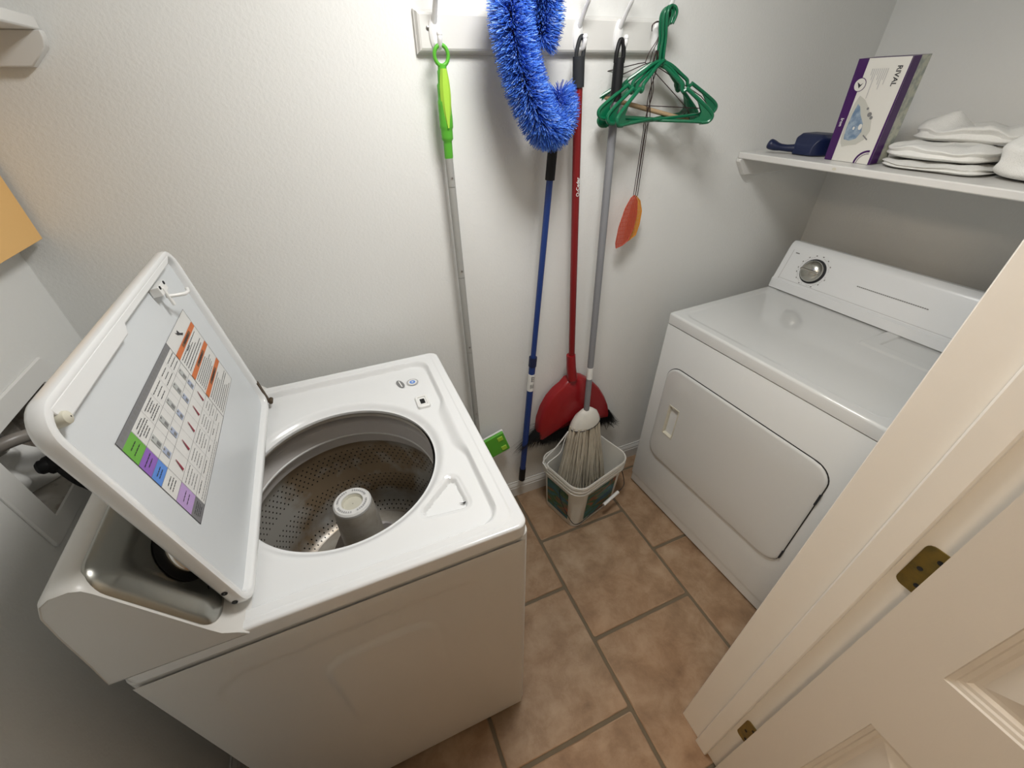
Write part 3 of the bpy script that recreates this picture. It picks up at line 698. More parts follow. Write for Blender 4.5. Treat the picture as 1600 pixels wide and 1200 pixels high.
# ------------------------------------------------------------------ shelves
def shelf(name, x0, x1, z0, z1, ya, yb, label, lip):
    s_ = thing(name, label, 'shelf', ((x0 + x1) / 2, (ya + yb) / 2, z0))
    MB().box((x0, ya, z0), (x1, yb, z1)).build('shelf_board', m_trim, s_, bevel=.003); return s_
sh = shelf('wall_shelf', 1.352, XR - .001, 1.361, 1.380, -.992, -.001, 'white wall shelf above the dryer carrying an iron box and towels', 1)
def cleat(P, ya, yb, par):
    c = MB(); c.loops([[Vector((x, ya, z)) for x, z in P], [Vector((x, yb, z)) for x, z in P]], 0, True, True, sm=False); return c.build('cleat', m_trim, par, bevel=.002)
cleat([(1.347, 1.361), (1.347, 1.352), (1.385, 1.309), (XR - .002, 1.309), (XR - .002, 1.361)], -.020, -.001, sh)
MB().box((XR - .02, -.99, 1.309), (XR - .001, -.022, 1.361)).build('back_cleat', m_trim, sh, bevel=.002)
kn_ = MB(); kn_.loops([[Vector((1.3515, -.335 + .006 * cos(2 * pi * k / 16), 1.3705 + .0035 * sin(2 * pi * k / 16))) for k in range(16)]], 0, False, True); kn_.build('knot_mark', m_cream, sh)
s2 = shelf('wall_shelf', XL + .001, -.378, 1.661, 1.680, -.9, -.001, 'white wall shelf in the upper left corner over the washing machine', 1)
cleat([(-.374, 1.661), (-.374, 1.650), (-.379, 1.637), (-.410, 1.611), (XL + .002, 1.611), (XL + .002, 1.661)], -.020, -.001, s2)
# plain orange board hanging in front of the left wall
ob = MB().box((-.556, -.42, 1.333), (-.550, -.012, 1.66)).build('orange_board', m_orange, loc=(-.553, -.2, 1.333), bevel=.001)
tag(ob, 'plain orange rectangular board hanging at the left edge', 'board')

# ------------------------------------------------------------------ water outlet box in the left wall
wb = thing('water_outlet_box', 'white plastic washer water outlet box set into the left wall', 'outlet box', (XL, -.305, .90))
fr = MB()
def fo(x, y0, y1, z0, z1, r): return [Vector((x, y, z)) for y, z in rrect((y0 + y1) / 2, (z0 + z1) / 2, (y1 - y0) / 2, (z1 - z0) / 2, r, 4)]
fr.loops([fo(XL + .0005, -.457, -.160, .898, 1.148, .010), fo(XL + .003, -.457, -.160, .898, 1.148, .010), fo(XL + .005, -.454, -.163, .901, 1.145, .008), fo(XL + .005, OY0 + .001, OY1 - .001, OZ0 + .001, OZ1 - .001, .003), fo(XL - .001, OY0 + .001, OY1 - .001, OZ0 + .001, OZ1 - .001, .003)], 0, False, False, sm=False)
fr.build('frame', m_white, wb, fixn=False)
bx = MB(); bx.loops([fo(XL, OY0 + .001, OY1 - .001, OZ0 + .001, OZ1 - .001, .003), fo(XL - .085, OY0 + .006, OY1 - .006, OZ0 + .006, OZ1 - .006, .003)], 0, False, True, sm=False); bx.build('box_liner', m_boxin, wb)
pl_ = MB(); pl_.grid(24, 24, lambda u, v: (XL - .045 + .018 * sin(u * 9 + 3 * v) * cos(v * 7) , OY0 + .01 + u * .13, OZ0 + .005 + v * .11)); pl_.build('liner_bag', m_white, wb)
vv = MB(); vv.lathe([(.010, 0), (.010, .02), (.016, .022), (.016, .034), (.007, .04), (.007, .055)], (XL - .03, -.345, 1.062), 16, 0, axis=(0, 0, 1), caps=True); vv.build('valve', m_screw, wb)
hs = MB(); hs.tube(spline([(XL - .05, -.40, 1.085), (XL - .02, -.385, 1.088), (XL + .012, -.355, 1.085), (XL + .045, -.305, 1.055), (XL + .06, -.27, .98), (XL + .05, -.26, .85), (XL + .07, -.28, .6)]), .0115, 14)
tag(hs.build('inlet_hose', m_hose, loc=(XL, -.3, .6)), 'grey water hose bending out of the outlet box', 'hose')
hs = MB(); hs.tube(spline([(XL + .0, -.335, 1.0), (XL + .018, -.33, 1.002), (XL + .045, -.31, .99), (XL + .06, -.30, .95), (XL + .065, -.295, .85), (XL + .07, -.30, .6)]), [.012, .015, .019, .020, .020, .020] + [.02] * 99 if 0 else .0185, 16)
ho = hs.build('drain_hose', m_black, loc=(XL, -.3, .6)); tag(ho, 'thick black drain hose hooked into the outlet box', 'hose')
hk = MB(); hk.lathe([(.001, 0), (.010, .001), (.014, .006), (.014, .018), (.010, .024), (.001, .025)], (XL - .012, -.345, 1.005), 16, 0, axis=(1, .3, 0)); hk.build('hose_knob', m_black, ho)
hk = MB(); hk.tube(spline([(XL + .015, -.345, .995), (XL + .03, -.355, .96), (XL + .045, -.345, .90), (XL + .05, -.34, .80)]), .005, 10); hk.build('hose_cord', m_black, ho)

# ------------------------------------------------------------------ hook rail
rk = thing('hook_rail', 'white wooden wall rail with five white double hooks', 'coat rack', (.62, 0, 1.63))
bd = MB()
def rl(ins, y): 
    x0, x1, z0, z1 = .276, .955, 1.632, 1.708
    return [Vector((x, y, z)) for x, z in ((x0 + ins, z0 + ins), (x1 - ins, z0 + ins), (x1 - ins, z1 - ins), (x0 + ins, z1 - ins))]
bd.loops([rl(0, -.0005), rl(0, -.007), rl(.003, -.0095), rl(.004, -.013), rl(.006, -.017), rl(.010, -.019)], 0, True, True, sm=False); bd.build('board', m_trim, rk)
for x, z in ((.303, 1.676), (.620, 1.673)):
    q_ = MB(); q_.lathe([(.0045, 0), (.0045, .0012), (.003, .0022), (.001, .0024)], (x, -.019, z), 14, 0, axis=(0, -1, 0)); q_.build('screw', m_screw, rk)
hkp = MB()   # double coat hook, local around its plate centre
hkp.loops([[Vector((a * .0135 * cos(t), y, .002 + .033 * sin(t) * (1.0 if a > .5 else .9) * b)) for t in [2 * pi * k / 24 for k in range(24)]] for a, y, b in ((1, -.019, 1), (.95, -.0225, .96), (.6, -.0265, .7), (.2, -.0275, .3))], 0, False, True)
hkp.tube(spline([(0, -.022, .015), (0, -.030, .026), (0, -.045, .045), (0, -.062, .064), (0, -.070, .086), (0, -.068, .098)]), [.007 - .003 * (i / 40) for i in range(40)] + [.0055], 12, flat=.8)
hkp.add(*(lambda c, r: ([Vector(c) + Vector((r * cos(a) * cos(b), r * sin(a) * cos(b), r * sin(b))) for b in [-pi / 2 + pi * j / 8 for j in range(9)] for a in [2 * pi * k / 12 for k in range(12)]], [(j * 12 + k, j * 12 + (k + 1) % 12, (j + 1) * 12 + (k + 1) % 12, (j + 1) * 12 + k) for j in range(8) for k in range(12)]))((0, -.067, .100), .0075))
hkp.tube(spline([(0, -.022, -.016), (0, -.034, -.026), (0, -.048, -.026), (0, -.056, -.014), (0, -.056, -.006)]), [.0055] * 33, 12)
hkp.add(*(lambda c, r: ([Vector(c) + Vector((r * cos(a) * cos(b), r * sin(a) * cos(b), r * sin(b))) for b in [-pi / 2 + pi * j / 8 for j in range(9)] for a in [2 * pi * k / 12 for k in range(12)]], [(j * 12 + k, j * 12 + (k + 1) % 12, (j + 1) * 12 + (k + 1) % 12, (j + 1) * 12 + k) for j in range(8) for k in range(12)]))((0, -.056, -.004), .0065))
HX = [.317, .497, .678, .796, .915]
me_h = None
for i, x in enumerate(HX):
    if i == 0:
        hk0 = hkp.build('hook', m_hook, rk); me_h = hk0.data; me_h.transform(Matrix.Translation(org(rk))); ho_ = hk0
    else:
        ho_ = hk0.copy(); S.collection.objects.link(ho_)
    ho_.location = Vector((x, 0, 1.668)) - org(rk)

# ------------------------------------------------------------------ lime handled floor sweeper
sw = thing('floor_sweeper', 'flat-head floor sweeper with lime green handle hanging from leftmost hook', 'sweeper', (.318, -.045, 1.64))
P0 = Vector((.318, -.054, 1.622)); 
g = MB(); g.tube([(.3185 + .0155 * sin(a), -.052, 1.628 + .018 * cos(a)) for a in [2 * pi * k / 24 for k in range(24)]], .0042, 10, closed=True)
hp = [(.3190, -.050, 1.613), (.3185, -.049, 1.600), (.3180, -.047, 1.575), (.3180, -.046, 1.545), (.3190, -.044, 1.515), (.3190, -.043, 1.490), (.3195, -.041, 1.465), (.3200, -.038, 1.428)]
g.tube(spline(hp, 6), [v for v in [.010, .0115, .014, .016, .0165, .0145, .011, .0105]for _ in range(6)][:43], 16, flat=.8, up=(0, 1, 0)); g.build('handle', m_green, sw)
g = MB(); rows = []
for i in range(17):
    t = i / 16; z = 1.605 - t * .112; w = .003 + .0095 * sin(pi * min(1, t * .9 + .12)) ** .8; y = -.050 + .005 * t - .0125
    x = .3195 + .001 * t
    rows.append([Vector((x - w, y + .005, z)), Vector((x - w * .5, y - .001, z)), Vector((x + w * .5, y - .001, z)), Vector((x + w, y + .005, z))])
g.loops(rows, 0, True, True); g.build('grip_inlay', m_lime, sw)
def pole(par, pts, r, m, name, n=14): b = MB(); b.tube(pts, r, n); return b.build(name, m, par)
swp = [Vector((.3200, -.038, 1.428)).lerp(Vector((.343, -.038, .45)), k) for k in (0, .0675, .318, .582, .875, 1)]
for i in range(5):
    pole(sw, [swp[i], swp[i + 1] + (swp[i] - swp[i + 1]).normalized() * .0012], .0098, m_alu, 'pole_segment')
    q_ = MB(); q_.lathe([(.001, .0), (.003, 0), (.0025, .0015), (.001, .002)], swp[i + 1] + Vector((0, -.0095, .022)), 10, 0, axis=(0, -1, 0)); q_.build('button', m_screw, sw)
hd_ = MB(); q = lambda p: Vector((.344, -.045, .385)) + Vector((p.x * cos(.30) - p.z * sin(.30), p.y, p.x * sin(.30) + p.z * cos(.30)))
hd_.box((-.125, -.010, -.052), (.118, .004, .052), 0, q); ho2 = hd_.build('head', m_green, sw, bevel=.004)
hd_ = MB(); hd_.box((-.122, .004, -.056), (.121, .013, .052), 0, q); hd_.box((-.11, -.006, -.062), (.118, .010, -.052), 0, q); hd_.build('pad', m_white, sw, bevel=.003)
for z in (-.028, .028):
    hd_ = MB(); hd_.box((.085, -.0125, z - .011), (.108, -.009, z + .011), 0, q); hd_.build('grip_pad', m_lime, ho2, bevel=.003)
pole(sw, [(.343, -.040, .47), (.342, -.050, .40)], .012, m_alu, 'joint')

# ------------------------------------------------------------------ blue fluffy duster
du = thing('feather_duster', 'long blue fluffy duster with a telescopic blue pole', 'duster', (.53, -.04, .14))
bp0, bp1 = Vector((.531, -.042, .142)), Vector((.603, -.058, 1.44))
def along(z): t = (z - bp0.z) / (bp1.z - bp0.z); return bp0 + (bp1 - bp0) * t
def offs(p, dy): return p + Vector((0, dy, 0))
pole(du, [along(.69), along(1.375)], .0095, m_blue, 'upper_pole'); pole(du, [along(.215), along(.76)], .0125, m_blue, 'lower_pole')
pole(du, [along(.142), along(.215)], .0142, m_black, 'end_cap'); pole(du, [along(.748), along(.785)], .0148, m_navy, 'lock_collar')
pole(du, [along(1.36), along(1.45)], .0135, m_black, 'ferrule')
pole(du, [along(.640), along(.715)], .0132, m_white, 'barcode_sticker')
bc = MB()
for k in range(6):
    z = .705 - k * .004; p = along(z); bc.quad([p + Vector((-.006, -.0128, 0)), p + Vector((.002 + .004 * (k % 2), -.0134, 0)), p + Vector((.002 + .004 * (k % 2), -.0134, .002)), p + Vector((-.006, -.0128, .002))])
for k in range(7):
    z = .655; p = along(z); bc.quad([p + Vector((-.007 + k * .002, -.0132, 0)), p + Vector((-.0062 + k * .002, -.0132, 0)), p + Vector((-.0062 + k * .002, -.0132, .018)), p + Vector((-.007 + k * .002, -.0132, .018))])
bc.build('sticker_print', m_ink, du)
sp = spline([(.543, -.085, 1.655), (.545, -.088, 1.705), (.520, -.105, 1.752), (.476, -.118, 1.755), (.455, -.125, 1.705), (.462, -.128, 1.65), (.480, -.130, 1.592), (.506, -.130, 1.540), (.538, -.122, 1.497), (.575, -.105, 1.487), (.602, -.085, 1.515), (.603, -.075, 1.555)], 10)
core = MB(); core.tube(sp, .012, 8); core.build('core_wire', m_navy, du)
fz = MB(); rd = random.Random(5); L_ = len(sp) - 1
for i in range(15000):
    t = rd.uniform(0, L_ - .001); k = int(t); p = sp[k].lerp(sp[k + 1], t - k); tan = (sp[k + 1] - sp[k]).normalized()
    a = tan.orthogonal().normalized(); b = tan.cross(a); th = rd.uniform(0, 2 * pi)
    d = (a * cos(th) + b * sin(th) + tan * rd.uniform(-.28, .28)).normalized()
    ln = .050 * rd.uniform(.82, 1.08)
    if t < 4 or t > L_ - 4: d = (d + tan * (-.6 if t < 4 else .6) * rd.random()).normalized(); ln *= .9
    w = .00075; u = d.orthogonal().normalized(); v = d.cross(u); base = p + d * .010; tip = p + d * ln + Vector((0, 0, -.002))
    if tip.y > -.004: tip.y = -.004
    mid = (base + tip) / 2
    q = [base + u * w, base - u * .5 * w + v * .87 * w, base - u * .5 * w - v * .87 * w, tip + u * w * .8, tip - u * .4 * w + v * .7 * w, tip - u * .4 * w - v * .7 * w]
    fz.add(q, [(0, 1, 4, 3), (1, 2, 5, 4), (2, 0, 3, 5), (3, 4, 5)], 0, False)
fz.build('bristles', m_duster, du, fixn=False, kind='stuff')

# ------------------------------------------------------------------ red broom
br = thing('broom', 'red angle broom with red half-round hood hanging from third hook', 'broom', (.68, -.05, .37))
b0, b1 = Vector((.672, -.050, 1.568)), Vector((.732, -.050, .70))
pole(br, [b0, b1], .0112, m_redpole, 'pole')
pole(br, [Vector((.6675, -.050, 1.628)), b0 + Vector((0, 0, -.002))], .0148, m_dgrey, 'grip')
lp = MB(); lp.tube(spline([(.660, -.050, 1.626), (.661, -.050, 1.640), (.668, -.048, 1.660), (.676, -.048, 1.665), (.681, -.049, 1.652), (.679, -.050, 1.626)]), .0050, 10); lp.build('hanging_loop', m_dgrey, br)
text('pole_lettering', 'O-Cedar', .014, m_white, (.6885, -.0618, 1.335), Vector((-.06, 0, .868)), (-1, 0, -.05), br)
sv = MB(); sv.tube([(.725, -.050, .755), (.730, -.052, .70), (.738, -.055, .645)], [.017, .0185, .020], 16); sv.build('socket', m_red, br)
# hood: half disc shell with slanted straight edge
HP = [(.597, .400), (.596, .430), (.602, .480), (.618, .530), (.645, .575), (.676, .605), (.700, .622), (.716, .640), (.765, .645), (.790, .635), (.838, .606), (.878, .565), (.910, .515), (.935, .460), (.945, .405), (.946, .384), (.905, .395), (.86, .398), (.80, .400), (.74, .398), (.68, .393), (.63, .382), (.605, .372)]
HPp = [(.5975, .375), (.5985, .420), (.602, .470), (.618, .525), (.642, .570), (.672, .602), (.700, .620), (.720, .642), (.770, .645), (.795, .634), (.840, .600), (.878, .556), (.908, .507), (.932, .455), (.946, .405), (.947, .385), (.915, .388), (.870, .400), (.80, .410), (.74, .405), (.68, .395), (.64, .380), (.61, .365)]
hc = (.765, .47)
hb_ = MB(); rg = []
for f, y in ((1.0, -.020), (1.0, -.046), (.985, -.056), (.95, -.062), (.6, -.072), (.25, -.076)):
    rg.append([Vector((hc[0] + (x - hc[0]) * f, y, hc[1] + (z - hc[1]) * f)) for x, z in HPp])
hb_.loops(rg, 0, True, True); hb_.build('hood', m_red, br)
bz = MB(); rd = random.Random(9)
for i in range(7000):
    t = rd.random(); x = .612 + t * .33; zb = .395 + .012 * sin(t * 3) - .004
    fan = (t - .5) * .16 + rd.gauss(0, .03); ln = rd.uniform(.060, .095) * (1.15 - .5 * abs(t - .4))
    if t < .05: fan -= rd.random() * .5
    if t > .93: fan += rd.random() * .22; ln *= rd.uniform(1, 1.5)
    y = rd.uniform(-.060, -.024); a = Vector((x, y, zb + .03)); b = a + Vector((fan * ln * 3, rd.uniform(-.012, .010), -ln - .02)); w = .0011
    if b.y > -.012: b.y = -.014
    bz.add([a + Vector((w, 0, 0)), a + Vector((-w, 0, w)), a + Vector((0, -w, 0)), b], [(0, 1, 3), (1, 2, 3), (2, 0, 3)], 0, False)
bz.build('bristles', m_black, br, fixn=False, kind='stuff')
# long whiskers left of the broom
ws = MB()
for i in range(16):
    z = .42 + rd.uniform(-.03, .03); ws.tube(spline([(.61, -.03, z), (.575, -.028, z - .01 + rd.uniform(-.02, .02)), (.545 + rd.uniform(0, .03), -.022, z - .03 + rd.uniform(-.04, .03))], 4), .0005, 4)
for i in range(26):
    x_ = .93 + rd.uniform(-.01, .012); ws.tube(spline([(x_, -.035, .40), (x_ + rd.uniform(.01, .04), -.033, .35), (x_ + rd.uniform(.03, .10), -.030, .29 + rd.uniform(-.02, .03))], 4), .0006, 4)
ws.build('loose_bristles', m_dgrey, br, kind='stuff')

# ------------------------------------------------------------------ grey cotton mop standing in the bucket
mp = thing('string_mop', 'grey-handled cotton string mop with its strands in the bucket', 'mop', (.79, -.1, .1))
m0, m1 = Vector((.7835, -.053, 1.650)), Vector((.783, -.112, .500))
def mal(z): t = (z - m0.z) / (m1.z - m0.z); return m0 + (m1 - m0) * t
pole(mp, [mal(1.535), mal(.505)], .0115, m_greypole, 'pole'); 
g = MB(); g.tube([mal(1.535), mal(1.60), mal(1.625)], [.0142, .0138, .0125], 16); g.build('grip', m_black, mp)
g = MB(); a_ = mal(1.625); g.tube(spline([a_ + Vector((-.010, 0, -.01)), a_ + Vector((-.009, 0, .012)), a_ + Vector((-.001, .003, .034)), a_ + Vector((.007, .001, .030)), a_ + Vector((.011, 0, .01)), a_ + Vector((.011, 0, -.01))]), .0055, 10); g.build('hanging_loop', m_black, mp)
pole(mp, [mal(.715), mal(.665)], .0119, m_white, 'sticker')
g = MB(); c0 = mal(.50); prof = [(.012, .02), (.020, .018), (.030, .008), (.046, -.010), (.056, -.034), (.060, -.048), (.060, -.056)]
rg = [[c0 + Vector((r * 1.12 * cos(2 * pi * k / 32), r * .62 * sin(2 * pi * k / 32), z - (.012 * cos(2 * pi * k / 32 + 2.6)) * (r / .06))) for k in range(32)] for r, z in prof]
g.loops(rg, 0, True, True); g.build('cap', m_mophead, mp)
g = MB(); g.tube([c0 + Vector((.0682 * cos(a), .038 * sin(a), -.0525 - .012 * cos(a + 2.6))) for a in [2 * pi * k / 32 for k in range(32)]], .0016, 6, closed=True); g.build('seam', m_dgrey, mp)
g = MB(); rd = random.Random(11)
for i in range(120):
    a = rd.uniform(0, 2 * pi); rr_ = sqrt(rd.uniform(.35, 1)); x0_ = .066 * rr_ * cos(a); y0_ = .036 * rr_ * sin(a)
    s_ = c0 + Vector((x0_, y0_, -.053)); bt = Vector((c0.x + .004 + x0_ * 1.85 + rd.gauss(0, .006), c0.y - .015 + y0_ * 1.35 + rd.gauss(0, .005), rd.uniform(.055, .13)))
    md_ = s_.lerp(bt, .35) + Vector((rd.gauss(0, .002), rd.gauss(0, .002), 0)); m2 = s_.lerp(bt, .7) + Vector((rd.gauss(0, .003), rd.gauss(0, .003), 0))
    g.tube(spline([s_, md_, m2, bt], 4), .0041, 6)
g.build('strands', m_cotton, mp, kind='stuff')

# ------------------------------------------------------------------ bucket
BC = Vector((.777, -.152, 0)); BA = .263; BH = .285
bkt = thing('bucket', 'white rectangular plastic bucket with colourful labels on the floor', 'bucket', tuple(BC))
def BP(x, y, z): return BC + Vector((x * cos(BA) - y * sin(BA), x * sin(BA) + y * cos(BA), z))
def bl(hx, hy, z, r=.05): return [BP(x, y, z) for x, y in rrect(0, 0, hx, hy, r, 8)]
b = MB(); b.loops([bl(.128, .094, .003, .035), bl(.132, .098, 0.0, .04), bl(.135, .101, .004, .04), bl(.149, .113, .228, .05), bl(.158, .122, .230, .055), bl(.159, .123, .240, .055), bl(.153, .117, .243, .052), bl(.153, .117, .250, .052), bl(.1595, .1235, .252, .055), bl(.1595, .1235, .260, .055), bl(.154, .118, .263, .053), bl(.154, .118, .268, .053), bl(.160, .124, .270, .056), bl(.160, .124, .282, .056), bl(.158, .122, .285, .055), bl(.155, .119, .283, .053), bl(.148, .112, .225, .05), bl(.132, .098, .010, .04), bl(.12, .09, .008, .035)], 0, True, True)
b.build('body', m_bucket, bkt)
def blab(side):
    q = MB()
    def f(u, v):
        z = .035 + v * .170; k = (z - .004) / .224
        if side == 'l': x = -(.135 + .014 * k) - .0012; y = -.060 + u * .128; return BP(x, y, z)
        y = -(.101 + .012 * k) - .0012; x = -.085 + u * .175; return BP(x, y, z)
    q.grid(6, 6, f); return q.build('label', m_blabel, bkt)
blab('l'); blab('f')
w_ = MB(); w_.tube(spline([BP(-.158, -.02, .215), BP(-.164, -.03, .17), BP(-.158, -.09, .085), BP(-.142, -.122, .072), BP(-.06, -.128, .085), BP(.02, -.128, .085)], 6), .0017, 8)
w_.tube(spline([BP(.10, -.128, .10), BP(.14, -.128, .13), BP(.158, -.08, .19), BP(.162, -.02, .22)], 6), .0017, 8); w_.build('wire_handle', m_dgrey, bkt)
w_ = MB(); w_.tube([BP(.012, -.129, .085), BP(.105, -.129, .102)], .0075, 12); w_.build('handle_grip', m_white, bkt)
w_ = MB(); w_.tube(spline([BP(-.158, .06, .262), BP(-.165, .075, .285), BP(-.160, .085, .30), BP(-.12, .060, .37), BP(-.085, .045, .43), BP(-.075, .042, .446)], 6), .0028, 8)
w_.tube(spline([BP(-.150, .045, .262), BP(-.156, .060, .283), BP(-.150, .066, .297), BP(-.10, .052, .335), BP(-.086, .047, .40), BP(-.075, .042, .446)], 6), .0022, 8); w_.build('plastic_bail', m_white, bkt)

# ------------------------------------------------------------------ hangers, wire hangers and fly swatters on the last hook
def make_hanger():
    h = MB(); F = .55
    hk_ = [(.012, -.004 - .010), (.017, .002), (.016, .012), (.008, .020), (-.003, .020), (-.011, .012), (-.013, .0), (-.010, -.02), (-.004, -.045), (-.003, -.075), (0, -.098)]
    h.tube(spline([(x, 0, z) for x, z in hk_], 5), .0036, 10)
    for s_ in (-1, 1):
        arm = [(0, -.093), (s_ * .03, -.105), (s_ * .065, -.128), (s_ * .085, -.142), (s_ * .088, -.152), (s_ * .094, -.158), (s_ * .102, -.153), (s_ * .104, -.152), (s_ * .135, -.170), (s_ * .165, -.188), (s_ * .190, -.205), (s_ * .198, -.217), (s_ * .190, -.229), (s_ * .17, -.232)]
        h.tube(spline([(x, 0, z) for x, z in arm], 4), .0050, 8)
        # thin web filling the end of the arm
        wd = [(.135, -.170), (.165, -.188), (.190, -.205), (.197, -.217), (.190, -.229), (.130, -.231), (.160, -.218), (.162, -.205), (.150, -.188)]
        h.loops([[Vector((s_ * x, y, z)) for x, z in wd] for y in (-.0016, .0016)], 0, True, True, sm=False)
    nk = [(-.028, -.104), (0, -.088), (.028, -.104), (.022, -.108), (0, -.100), (-.022, -.108)]
    h.loops([[Vector((x, y, z)) for x, z in nk] for y in (-.002, .002)], 0, True, True, sm=False)
    h.tube([(-.19, 0, -.2305), (.19, 0, -.2305)], .0042, 8)
    return h
hgm = make_hanger()
h0 = hgm.build('clothes_hanger', m_hgreen, fixn=True); h0.scale = (.88, 1, .93)
hcfg = [  # (x, y, z, yaw, pitch-roll)
    (0.911, -.066, 1.706, 18, 0, -3, 'green plastic clothes hanger with its left end swung out nearest the room'),
    (0.915, -.062, 1.706, -24, 1, 4, 'green plastic clothes hanger tilted with its right end lowest in the bunch'),
    (0.909, -.060, 1.705, 2, -2, 3, 'green plastic clothes hanger hanging almost parallel to the wall'),
    (0.912, -.056, 1.704, -12, -3, -4, 'green plastic clothes hanger tilted with its left end lowest in the bunch'),
    (0.908, -.053, 1.703, -34, 0, 2, 'green plastic clothes hanger whose right end swings out furthest toward the room'),
    (0.912, -.050, 1.702, 9, -4, 0, 'green plastic clothes hanger hooked closest to the wall behind the others'),
]
for i, (x, y, z, yaw, pt, rl_, lab) in enumerate(hcfg):
    o = h0 if i == 0 else h0.copy()
    if i: S.collection.objects.link(o)
    o.location = (x, y, z); o.rotation_euler = (radians(pt), radians(rl_), radians(yaw)); tag(o, lab, 'hanger', 'green hangers on the rail')
def wire_hanger(loc, rot, lab, card):
    t = thing('wire_hanger', lab, 'hanger', (0, 0, 0), 'wire hangers on the rail')
    w = MB(); w.tube(spline([(-.012, 0, -.006), (-.014, 0, .008), (0, 0, .016), (.012, 0, .006), (.012, 0, -.02), (.002, 0, -.05), (0, 0, -.075)], 5), .0012, 6)
    w.tube([(0, 0, -.075), (-.02, 0, -.082), (-.175, 0, -.150), (-.195, 0, -.165), (-.200, 0, -.180)], .0012, 6); w.tube([(0, 0, -.075), (.02, 0, -.082), (.175, 0, -.150), (.195, 0, -.165), (.200, 0, -.180)], .0012, 6)
    if not card: w.tube([(-.2, 0, -.18), (.2, 0, -.18)], .0012, 6)
    w.build('wire', m_wire, t)
    if card:
        c = MB(); c.tube([(-.196, 0, -.180), (.196, 0, -.180)], .0065, 10); c.build('cardboard_tube', m_card, t)
    t.location = loc; t.rotation_euler = rot; t.scale = (.9, 1, .9); return t
wire_hanger((.893, -.045, 1.682), (radians(4), radians(13), radians(-20)), 'dark wire hanger with brown cardboard tube hanging behind green hangers', True)
wire_hanger((.897, -.040, 1.684), (radians(2), radians(3), radians(-26)), 'bare dark wire hanger without tube hanging behind green hangers', False)
def swatter(name, m, pts_head, top, lab, dy, tw):
    t = thing(name, lab, 'fly swatter', (.88, -.05, 1.3), 'fly swatters on the last hook')
    w = MB()
    for s_ in (-1, 1):
        pts = []
        for i in range(33):
            u = i / 32; p = Vector(top).lerp(Vector((pts_head[0][0], dy, pts_head[0][1])), u); q = sin(u * pi * tw) * .006 if u < .5 else .003 * 1
            pts.append(p + Vector((s_ * (q + .001), 0, 0)))
        w.tube(pts, .0011, 6)
    w.build('wire_handle', m_wire, t)
    h = MB(); P = pts_head; n = len(P); c = Vector((sum(p[0] for p in P) / n, dy, sum(p[1] for p in P) / n))
    # rim
    h.tube([Vector((x, dy, z)) for x, z in P], .0016, 6, closed=True)
    # mesh of slats clipped to the outline
    def inside(x, z):
        r_ = False
        for i in range(n):
            x1, z1 = P[i]; x2, z2 = P[i - 1]
            if (z1 > z) != (z2 > z) and x < (x2 - x1) * (z - z1) / (z2 - z1) + x1: r_ = not r_
        return r_
    zs_ = [p[1] for p in P]; xs_ = [p[0] for p in P]; st_ = .0042
    x = min(xs_)
    while x < max(xs_):
        z = min(zs_); 
        while z < max(zs_):
            if inside(x, z):
                h.box((x - .0014, dy - .0006, z - st_ / 2), (x + .0015, dy + .0006, z + st_ / 2)); 
                if int(z / st_) % 3 == 0: h.box((x - st_ / 2, dy + .0007, z - .0010), (x + st_ / 2, dy + .0017, z + .0010))
            z += st_
        x += st_
    h.build('paddle', m, t); return t
swatter('fly_swatter', m_swo, [(.918, 1.288), (.935, 1.272), (.948, 1.240), (.948, 1.200), (.940, 1.165), (.915, 1.150), (.895, 1.145), (.898, 1.20), (.905, 1.26)], (.893, -.062, 1.640), 'yellow-orange mesh fly swatter behind the red one', -.040, 6)
swatter('fly_swatter', m_swr, [(.904, 1.292), (.918, 1.275), (.924, 1.235), (.920, 1.190), (.905, 1.152), (.885, 1.140), (.862, 1.134), (.858, 1.150), (.862, 1.200), (.876, 1.255), (.892, 1.285)], (.889, -.064, 1.640), 'red-orange mesh fly swatter in front of the yellow one', -.048, 5)

# ------------------------------------------------------------------ things on the right shelf
# iron box
ib = thing('iron_box', 'purple and white cardboard box for a clothes iron standing on shelf', 'box', (1.44, -.31, 1.3805))
IX, IW, IH, ID = 1.4165, .130, .236, .068
IO = Vector((1.429, -.246, 1.3808)); iy = Vector((0, -1, 0)); lean = radians(-4); iz = Vector((sin(lean), 0, cos(lean))); ix = Vector((cos(lean), 0, -sin(lean)))
def IB(u, v, d=0): return IO + iy * u + iz * v + ix * d     # u across the face to the right, v up, d into the box
bb = MB()
def iq(u0, v0, u1, v1, mi, d=-.0003): bb.quad([IB(u0, v0, d), IB(u1, v0, d), IB(u1, v1, d), IB(u0, v1, d)], mi)
P8 = [IB(u, v, d) for d in (0, ID) for v in (0, IH) for u in (0, IW)]
bb.add(P8, [(0, 1, 3, 2)], 0, False); bb.add(P8, [(4, 6, 7, 5), (2, 3, 7, 6), (0, 4, 5, 1), (0, 2, 6, 4)], 1, False); bb.add(P8, [(1, 5, 7, 3)], 2, False)
ibo = bb.build('carton', [m_boxw, m_purple, m_boxg], ib, fixn=True)
bb = MB()
bb.quad([IB(0, 0, -.0004), IB(.022, 0, -.0004), IB(.027, IH, -.0004), IB(0, IH, -.0004)], 1)
bb.quad([IB(IW + .0004, 0, 0), IB(IW + .0004, 0, .030), IB(IW + .0004, IH, .030), IB(IW + .0004, IH, 0)], 1)
bb.quad([IB(IW - .006, 0, -.0004), IB(IW, 0, -.0004), IB(IW, IH, -.0004), IB(IW - .002, IH, -.0004)], 1)
